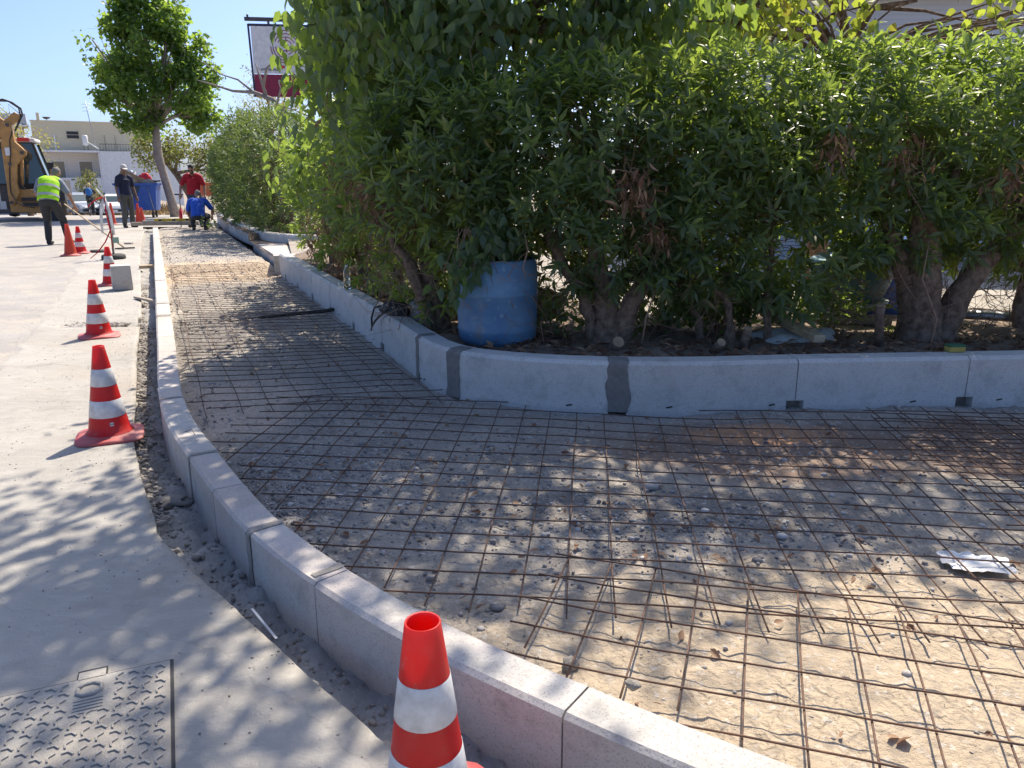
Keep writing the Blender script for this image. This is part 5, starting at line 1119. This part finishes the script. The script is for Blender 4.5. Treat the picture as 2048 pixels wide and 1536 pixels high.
MB().box((.3, 1.9, 1.0), (1.9, 2.6, .7)).build('chassis', 'darkmetal', root); o = MB().box((.0, 3.4, 1.25), (1.1, 1.8, .8)).build('engine_hood', 'tan', root); bevel(o, .08)
cabs = [((-.75, .6), (.82, .6), 1.25), ((-.62, .55), (.55, .55), 2.55)]
cb = MB(); vs = [(-.8, .55, 1.2), (.85, .55, 1.2), (.85, 2.0, 1.2), (-.8, 2.0, 1.2), (-.62, .62, 2.55), (.52, .62, 2.55), (.52, 1.9, 2.55), (-.62, 1.9, 2.55)]
for i, j in ((0, 4), (1, 5), (2, 6), (3, 7), (0, 1), (1, 2), (2, 3), (3, 0)): MB().bar(vs[i], vs[j], .07, .07).build('cab_pillar', 'rubber', root)
for q in ((0, 1, 5, 4), (1, 2, 6, 5), (2, 3, 7, 6), (3, 0, 4, 7)): MB().add([vs[k] for k in q], [(0, 1, 2, 3)]).build('cab_window', 'darkglass', root)
o = MB().box((-.04, 1.25, 2.65), (1.3, 1.5, .14)).build('cab_roof', 'white', root); bevel(o, .05)
MB().box((.28, .48, 2.66), (.34, .06, .12)).build('roof_light', 'redlight', root)
o = MB().prism([(.36, 1.05), (.42, 1.25), (.62, 1.42), (.84, 1.45), (.88, 1.05)], .45, .9).build('rear_fender', 'darkmetal', root)
MB().box((.62, .43, 1.12), (.3, .04, .09)).build('tail_light', 'orangelight', root)
MB().bar((.9, .6, 1.3), (.95, .6, 1.75), .05).build('mirror_arm', 'tan', root); o = MB().box((.95, .58, 1.82), (.2, .08, .22)).build('mirror', 'rubber', root); bevel(o, .02)
MB().ell((-.5, 1.0, 1.75), (.22, .2, .35)).build('seat', 'black', root)
for x in (-1.15, .75):
    w = MB().lathe([(.3, -.2), (.62, -.22), (.72, -.16), (.74, 0), (.72, .16), (.62, .22), (.3, .2)], 28).build('rear_wheel', 'rubber', root); w.rotation_euler = (0, R(90), 0); w.location = (x, 1.45, .74)
    MB().lathe([(0, -.1), (.3, -.12), (.34, 0), (.3, .12), (0, .1)], 20).build('rim', 'tan', w)
for x in (-.8, .8):
    w = MB().lathe([(.2, -.15), (.42, -.16), (.46, 0), (.42, .16), (.2, .15)], 24).build('front_wheel', 'rubber', root); w.rotation_euler = (0, R(90), 0); w.location = (x, 3.9, .46)
# ------------------------------------------------------------------ spirit level on the board
root = empty('spirit_level', (-9.55, 22.2, .225), R(24)); tag(root, 'yellow spirit level lying on the grey screed board', 'spirit level'); plain('levelyellow', (.62, .45, .02), .5)
o = MB().box((0, 0, .035), (1.0, .03, .07)).build('rail', 'levelyellow', root); bevel(o, .004)
for x in (-.35, .0, .35): MB().box((x, -.018, .035), (.08, .006, .05)).build('vial_window', 'darkglass2', root)
root = empty('paper_sheet', (-10.15, 21.95, .225), R(24)); MB().box((0, 0, .02), (.3, .1, .04)).build('block', 'kerb', root); tag(root, 'pale concrete offcut on the board beside the spirit level', 'offcut'); root.name = 'concrete_offcut'
# ------------------------------------------------------------------ people
for nm, c in dict(skin=(.36, .20, .13), skindark=(.20, .105, .07), skinlight=(.48, .29, .21)).items(): plain(nm, c, .55)
for nm, c in dict(navyshirt=(.010, .014, .045), redshirt=(.42, .008, .022), blueshirt=(.012, .09, .50), greyshirt=(.22, .25, .30), hivis=(.42, .85, .02), jeans=(.085, .085, .075), darktrousers=(.035, .036, .038), bluejeans=(.04, .06, .10), shoe=(.05, .045, .04), capgrey=(.55, .53, .48), hairgrey=(.18, .17, .16), hairdark=(.02, .017, .015), blond=(.6, .45, .2), backpack=(.03, .16, .42), silverband=(.45, .47, .48)).items(): plain(nm, c, .8)
def solid(mb, name, mat, parent, voxel=.011, smooth=6):
    me = bpy.data.meshes.new(name); me.from_pydata(mb.v, [], mb.f); me.update()
    t = bpy.data.objects.new('tmp', me); COL.objects.link(t)
    r_ = t.modifiers.new('r', 'REMESH'); r_.mode = 'VOXEL'; r_.voxel_size = voxel
    s = t.modifiers.new('s', 'SMOOTH'); s.iterations = smooth; s.factor = .5
    dg = bpy.context.evaluated_depsgraph_get(); me2 = bpy.data.meshes.new_from_object(t.evaluated_get(dg)); bpy.data.objects.remove(t)
    me2.name = name; me2.materials.clear(); me2.materials.append(M[mat])
    me2.polygons.foreach_set('use_smooth', np.ones(len(me2.polygons), bool)); return link(name, me2, parent)
def limb(mb, pts, rs):
    pts = [V(*p) for p in pts]; out = []; rr = []
    d0 = (pts[0] - pts[1]).normalized(); d1 = (pts[-1] - pts[-2]).normalized()
    for k in (0.98, .75, .4): out.append(pts[0] + d0 * rs[0] * k * .8); rr.append(rs[0] * math.sqrt(1 - k * k) + .001)
    for i in range(len(pts)):
        out.append(pts[i]); rr.append(rs[i])
        if i < len(pts) - 1:
            out.append((pts[i] + pts[i + 1]) / 2); rr.append((rs[i] + rs[i + 1]) / 2 * 1.03)
    for k in (.4, .75, .98): out.append(pts[-1] + d1 * rs[-1] * k * .8); rr.append(rs[-1] * math.sqrt(1 - k * k) + .001)
    mb.tube(out, rr, 12)
def loft(mb, secs, lat):
    """secs: (center, rx, ry); ellipses whose long axis is lat"""
    n = 18; lat = V(*lat).normalized(); vs = []; cs = [V(*s[0]) for s in secs]
    for i, (c, rx, ry) in enumerate(secs):
        t = (cs[min(i + 1, len(cs) - 1)] - cs[max(i - 1, 0)]).normalized(); dep = t.cross(lat).normalized()
        for k in range(n):
            a = 2 * math.pi * k / n; vs.append(cs[i] + lat * rx * math.cos(a) + dep * ry * math.sin(a))
    m_ = len(secs)
    mb.add(vs, [(i * n + k, i * n + (k + 1) % n, (i + 1) * n + (k + 1) % n, (i + 1) * n + k) for i in range(m_ - 1) for k in range(n)] + [tuple(range(n)), tuple((m_ - 1) * n + k for k in range(n))])
def lerp(a, b_, t): return V(*a) + (V(*b_) - V(*a)) * t
def hand(mb, w, d, side, curl=.6):
    """palm, four unequal bent fingers and a thumb off the side of the palm"""
    w, d = V(*w), V(*d).normalized(); s = d.cross(V(0, 1, 0)); s = s.normalized() if s.length > .1 else V(1, 0, 0); pn = s.cross(d).normalized()
    limb(mb, [w, w + d * .05, w + d * .085], [.026, .036, .036])
    for k, (o_, L) in enumerate(zip((-.027, -.009, .009, .027), (.062, .075, .070, .052))):
        b_ = w + d * .09 + s * o_; m_ = b_ + d * L * .5 - pn * L * .2 * curl; e = m_ + d * L * .35 - pn * L * .55 * curl; limb(mb, [b_, m_, e], [.0105, .010, .0085])
    b_ = w + d * .04 + s * .032 * side; limb(mb, [b_, b_ + d * .03 + s * .022 * side - pn * .012, b_ + d * .06 + s * .022 * side - pn * .025], [.014, .012, .010])
def person(label, loc, rz, J, skin, top, trousers, hair=None, cap=None, vest=None, glasses=False, beard=None, sleeves=.75, bulk=1.0, scale=1.0):
    root = empty('person', loc, rz); root.scale = (scale,) * 3; tag(root, label, 'person', 'people at the roadworks')
    lat = V(*J['shR']) - V(*J['shL']); hl = V(*J['hipR']) - V(*J['hipL'])
    pel, che, hd = V(*J['pelvis']), V(*J['chest']), V(*J['head']); fd = V(*J['face']).normalized(); mid = lerp(pel, che, .5) + V(0, -.02, 0)
    up = (hd - che).normalized()
    b = MB()                                              # body: one continuous surface
    hr = fd.cross(V(0, 0, 1)); hr = hr.normalized() if hr.length > .1 else V(1, 0, 0); hu = hr.cross(fd).normalized(); rot = Matrix((hr, fd, hu)).transposed()
    b.ell(hd + hu * .015, (.076, .093, .112), 16, 12, rot); b.ell(hd - hu * .055 + fd * .022, (.056, .062, .062), 14, 10, rot)
    b.ell(hd + fd * .095 - hu * .012, (.014, .02, .026), 8, 6, rot); b.ell(hd + fd * .088 - hu * .055, (.024, .008, .010), 8, 6, rot)
    for s in (-1, 1): b.ell(hd + hr * s * .077 - hu * .005, (.010, .020, .032), 8, 6, rot)
    limb(b, [che - up * .05, lerp(che, hd, .5), hd - hu * .05], [.06, .056, .055])
    loft(b, [(pel, .14, .09), (mid, .13 * bulk, .09 * bulk), (lerp(mid, che, .6), .15, .10), (che - up * .06, .14, .08), (che, .06, .05)], lat)
    for s in 'LR':
        sh, el, wr = V(*J['sh' + s]), V(*J['el' + s]), V(*J['wr' + s]); limb(b, [sh, el, wr], [.052, .041, .027]); hand(b, wr, J.get('hd' + s, tuple(wr - el)), 1 if s == 'L' else -1)
        hp, kn, an = V(*J['hip' + s]), V(*J['kn' + s]), V(*J['an' + s]); limb(b, [hp, kn, an], [.082, .055, .038])
    solid(b, 'body', skin, root, .0095, 3)
    t = MB(); k = bulk                                    # shirt
    loft(t, [(pel + (pel - mid).normalized() * .04, .168 * k, .125 * k), (pel, .17 * k, .13 * k), (mid, .168 * k, .128 * k), (lerp(mid, che, .55), .178 * k, .128 * k), (che - up * .07, .175, .10), (che - up * .015, .105, .075), (che + up * .015, .062, .058)], lat)
    for s in 'LR':
        sh, el = V(*J['sh' + s]), V(*J['el' + s]); limb(t, [lerp(che, sh, .55), sh, lerp(sh, el, sleeves)], [.085, .077, .066])
    solid(t, 'shirt', top, root)
    q = MB()                                              # trousers
    loft(q, [(pel + V(0, 0, .06), .150 * k, .11 * k), (pel, .165 * k, .125 * k), (lerp(pel, lerp(J['hipL'], J['hipR'], .5), 1.0) - V(0, 0, .06), .16, .12)], hl)
    for s in 'LR':
        hp, kn, an = V(*J['hip' + s]), V(*J['kn' + s]), V(*J['an' + s]); limb(q, [hp, kn, lerp(kn, an, .96)], [.108, .078, .066])
    solid(q, 'trousers', trousers, root, .012)
    for s in 'LR':
        an, to = V(*J['an' + s]), V(*J['to' + s]); d = (to - an); d.z = 0; d = d.normalized(); f_ = MB(); z0 = min(an.z, to.z)
        limb(f_, [an + V(0, 0, -.02), an - d * .03 + V(0, 0, -.055)], [.05, .045]); limb(f_, [an - d * .04 + V(0, 0, -.06), lerp(an, to, .6) + V(0, 0, -.03), to], [.042, .043, .036]); solid(f_, 'shoe', 'shoe', root, .012)
    for s in (-1, 1): MB().ell(hd + fd * .086 + hr * s * .032 + hu * .018, (.011, .007, .008), 8, 6, rot).build('eye', 'black' if not glasses else 'black', root)
    if glasses:
        g_ = MB()
        for s in (-1, 1): g_.ell(hd + fd * .094 + hr * s * .034 + hu * .018, (.030, .008, .021), 10, 6, rot)
        g_.tube([hd + fd * .094 - hr * .07 + hu * .02, hd + fd * .1 + hu * .022, hd + fd * .094 + hr * .07 + hu * .02], .004, 6); g_.build('sunglasses', 'black', root)
    if beard: MB().ell(hd - hu * .075 + fd * .035, (.062, .062, .05), 14, 8, rot).build('beard', beard, root)
    if hair:
        h_ = MB(); h_.ell(hd + hu * .03 - fd * .014, (.082, .095, .108), 16, 12, rot)
        keep = []                                         # hair only above the brow and behind the ears
        h_.f = [f for f in h_.f if (sum((V(*h_.v[i]) - hd).dot(hu) for i in f) / len(f) > .045) or (sum((V(*h_.v[i]) - hd).dot(fd) for i in f) / len(f) < -.02 and sum((V(*h_.v[i]) - hd).dot(hu) for i in f) / len(f) > -.06)]; h_.sm = [True] * len(h_.f)
        h_.build('hair', hair, root)
    if cap:
        c_ = MB(); c_.ell(hd + hu * .045 - fd * .005, (.088, .102, .095), 18, 12, rot); c_.f = [f for f in c_.f if sum((V(*c_.v[i]) - hd).dot(hu) for i in f) / len(f) > .035]; c_.sm = [True] * len(c_.f); co_ = c_.build('cap', cap, root); co_.modifiers.new('t', 'SOLIDIFY').thickness = .004
        v_ = MB(); v_.ell(hd + hu * .045 + fd * .125, (.075, .075, .010), 16, 6, rot); v_.build('visor', cap, co_)
    if vest:
        w_ = MB(); kk_ = bulk * 1.07
        secs = [(pel + (pel - mid).normalized() * .02, .180 * kk_, .135 * kk_), (pel, .180 * kk_, .138 * kk_), (mid, .178 * kk_, .136 * kk_), (lerp(mid, che, .55), .186 * kk_, .136 * kk_), (che - up * .07, .175 * 1.05, .11 * 1.07), (che - up * .01, .11, .082)]
        loft(w_, secs, lat)
        for s in 'LR': limb(w_, [lerp(che, J['sh' + s], .35), lerp(che, J['sh' + s], .8)], [.092, .085])
        vo = solid(w_, 'vest', vest, root)
        for t0 in (.16, .52):
            c = lerp(pel, mid, t0 / .5) if t0 < .5 else lerp(mid, che, (t0 - .5) / .5 * .9 + .02); b_ = MB(); dd = (mid - pel).normalized() if t0 < .5 else (che - mid).normalized()
            loft(b_, [(c - dd * .028, .187 * kk_, .145 * kk_), (c + dd * .028, .188 * kk_, .146 * kk_)], lat); b_.f = b_.f[:-2]; b_.sm = [True] * len(b_.f); bo = b_.build('reflective_band', 'silverband', root)
    return root
# standing man, arms hanging (x right, y forward)
stand = dict(pelvis=(0, 0, .95), chest=(0, .0, 1.47), head=(0, .04, 1.66), face=(.35, 1, -.35), shL=(-.19, 0, 1.41), shR=(.19, 0, 1.41), elL=(-.27, -.02, 1.13), elR=(.26, -.02, 1.13), wrL=(-.28, .07, .88), wrR=(.29, .06, .88), hipL=(-.09, 0, .90), hipR=(.09, 0, .90), knL=(-.11, .02, .50), knR=(.12, .03, .50), anL=(-.12, -.02, .10), anR=(.15, .0, .10), toL=(-.14, .15, .035), toR=(.20, .17, .035))
person('man in navy shirt and pale cap standing at the end of the kerb', (-11.25, 23.1, 0), R(-120), stand, 'skindark', 'navyshirt', 'jeans', cap='capgrey', beard=None)
J = dict(stand); J.update(head=(0, .13, 1.62), face=(.1, 1, -.9), elR=(.33, .08, 1.14), wrR=(.33, .30, .93), elL=(-.3, .0, 1.13), wrL=(-.3, .12, .9))
person('stocky man in red shirt and sunglasses looking down by the hedge', (-9.12, 22.75, .03), R(195), J, 'skin', 'redshirt', 'bluejeans', hair='hairdark', glasses=True, beard='hairdark', bulk=1.13)
# stooping man in vest, seen from behind, raking to his right
J = dict(pelvis=(0, -.05, .93), chest=(.0, .24, 1.38), head=(.08, .40, 1.49), face=(.4, .9, -.55), shL=(-.20, .2, 1.32), shR=(.19, .24, 1.30), elL=(-.30, .16, 1.06), elR=(.34, .22, 1.03), wrL=(-.06, .44, .86), wrR=(.37, .36, .80), hipL=(-.09, -.04, .90), hipR=(.09, -.04, .90), knL=(-.10, .04, .50), knR=(.17, .16, .51), anL=(-.08, -.10, .10), anR=(.24, .10, .10), toL=(-.08, .08, .035), toR=(.27, .28, .035))
person('man in yellow high visibility vest stooping with a long rake', (-9.95, 17.0, 0), R(10), J, 'skin', 'greyshirt', 'darktrousers', hair='hairgrey', vest='hivis', bulk=1.08)
# crouching man seen from behind
J = dict(pelvis=(0, -.12, .36), chest=(0, .22, .80), head=(.0, .36, .93), face=(0, .8, -.75), shL=(-.20, .18, .76), shR=(.20, .18, .76), elL=(-.30, .22, .46), elR=(.34, .30, .52), wrL=(-.24, .42, .26), wrR=(.30, .52, .35), hipL=(-.09, -.1, .36), hipR=(.10, -.1, .36), knL=(-.20, .34, .42), knR=(.22, .30, .38), anL=(-.14, -.02, .10), anR=(.16, -.10, .10), toL=(-.18, .16, .035), toR=(.20, .08, .035))
person('man in bright blue shirt crouching over the path with his back turned', (-8.50, 21.35, .03), R(16), J, 'skin', 'blueshirt', 'darktrousers', hair='hairgrey', bulk=1.08)
# cyclist far down the road
J = dict(pelvis=(0, -.1, .98), chest=(0, .18, 1.42), head=(0, .25, 1.62), face=(0, 1, -.1), shL=(-.18, .15, 1.37), shR=(.18, .15, 1.37), elL=(-.27, .3, 1.18), elR=(.27, .3, 1.18), wrL=(-.25, .5, 1.05), wrR=(.25, .5, 1.05), hipL=(-.08, -.08, .95), hipR=(.08, -.08, .95), knL=(-.11, .22, .70), knR=(.11, .10, .55), anL=(-.11, .08, .40), anR=(.11, .0, .17), toL=(-.11, .22, .34), toR=(.11, .14, .11))
CY = (-22.4, 42, gz(42) - .005)
person('fair haired cyclist with a blue backpack riding away down the road', CY, R(20), J, 'skinlight', 'darktrousers', 'darktrousers', hair='blond', scale=.98)
root = empty('backpack', CY, R(20)); tag(root, 'blue backpack on the cyclist', 'backpack'); mb = MB(); mb.ell((0, -.06, 1.24), (.17, .12, .23)); mb.build('bag', 'backpack', root); MB().ell((0, -.17, 1.15), (.12, .04, .1)).build('pocket', 'backpack', root)
root = empty('bicycle', CY, R(20)); tag(root, 'dark bicycle ridden by the cyclist with the backpack', 'bicycle')
for y in (-.5, .55):
    w = MB().tube([(0, y + .33 * math.cos(a), .34 + .33 * math.sin(a)) for a in np.linspace(0, 6.283, 25)], .018, 6).build('wheel', 'rubber', root)
    for k in range(8): a = k * .785; MB().tube([(0, y, .34), (0, y + .32 * math.cos(a), .34 + .32 * math.sin(a))], .003, 4).build('spoke', 'steel', w)
for a, b_ in (((0, -.5, .34), (0, -.1, .3)), ((0, -.1, .3), (0, -.2, .85)), ((0, -.2, .8), (0, .42, .82)), ((0, -.1, .3), (0, .42, .78)), ((0, .42, .95), (0, .55, .34)), ((0, -.5, .34), (0, -.2, .8))): MB().tube([a, b_], .018, 7).build('frame_tube', 'darkmetal', root)
MB().tube([(-.28, .5, 1.02), (0, .42, .98), (.28, .5, 1.02)], .014, 7).build('handlebar', 'darkmetal', root); MB().ell((0, -.2, .89), (.08, .13, .035)).build('saddle', 'black', root)
# rake held by the man in the vest, runs down to his right
root = empty('rake', (0, 0, 0)); tag(root, 'long wooden rake held by the man in the yellow vest', 'rake')
a = V(-9.74, 17.42, .74); e = V(-7.42, 14.6, .02); e = V(-7.75, 15.6, .03)
MB().tube([a - (e - a).normalized() * .35, e], .014, 8).build('handle', 'wood', root)
d = V(.8, .6, 0); MB().bar(e - d * .18, e + d * .18, .03, .03).build('head', 'darkmetal', root)
# upright tool beside the man in red
root = empty('hand_tool', (-9.5, 22.7, .03)); tag(root, 'red and grey upright hand tool with black grips beside the man in red', 'tool')
MB().tube([(-.16, 0, .92), (.08, 0, .92)], .02, 8).build('grip', 'black', root); MB().tube([(-.03, 0, .9), (-.03, 0, .5)], .018, 8).build('shaft', 'steel', root); MB().tube([(-.03, 0, .5), (-.06, 0, .15)], .045, 10).build('housing', 'redplastic', root); MB().tube([(-.06, 0, .16), (-.07, 0, 0)], .02, 8).build('bit', 'steel', root)
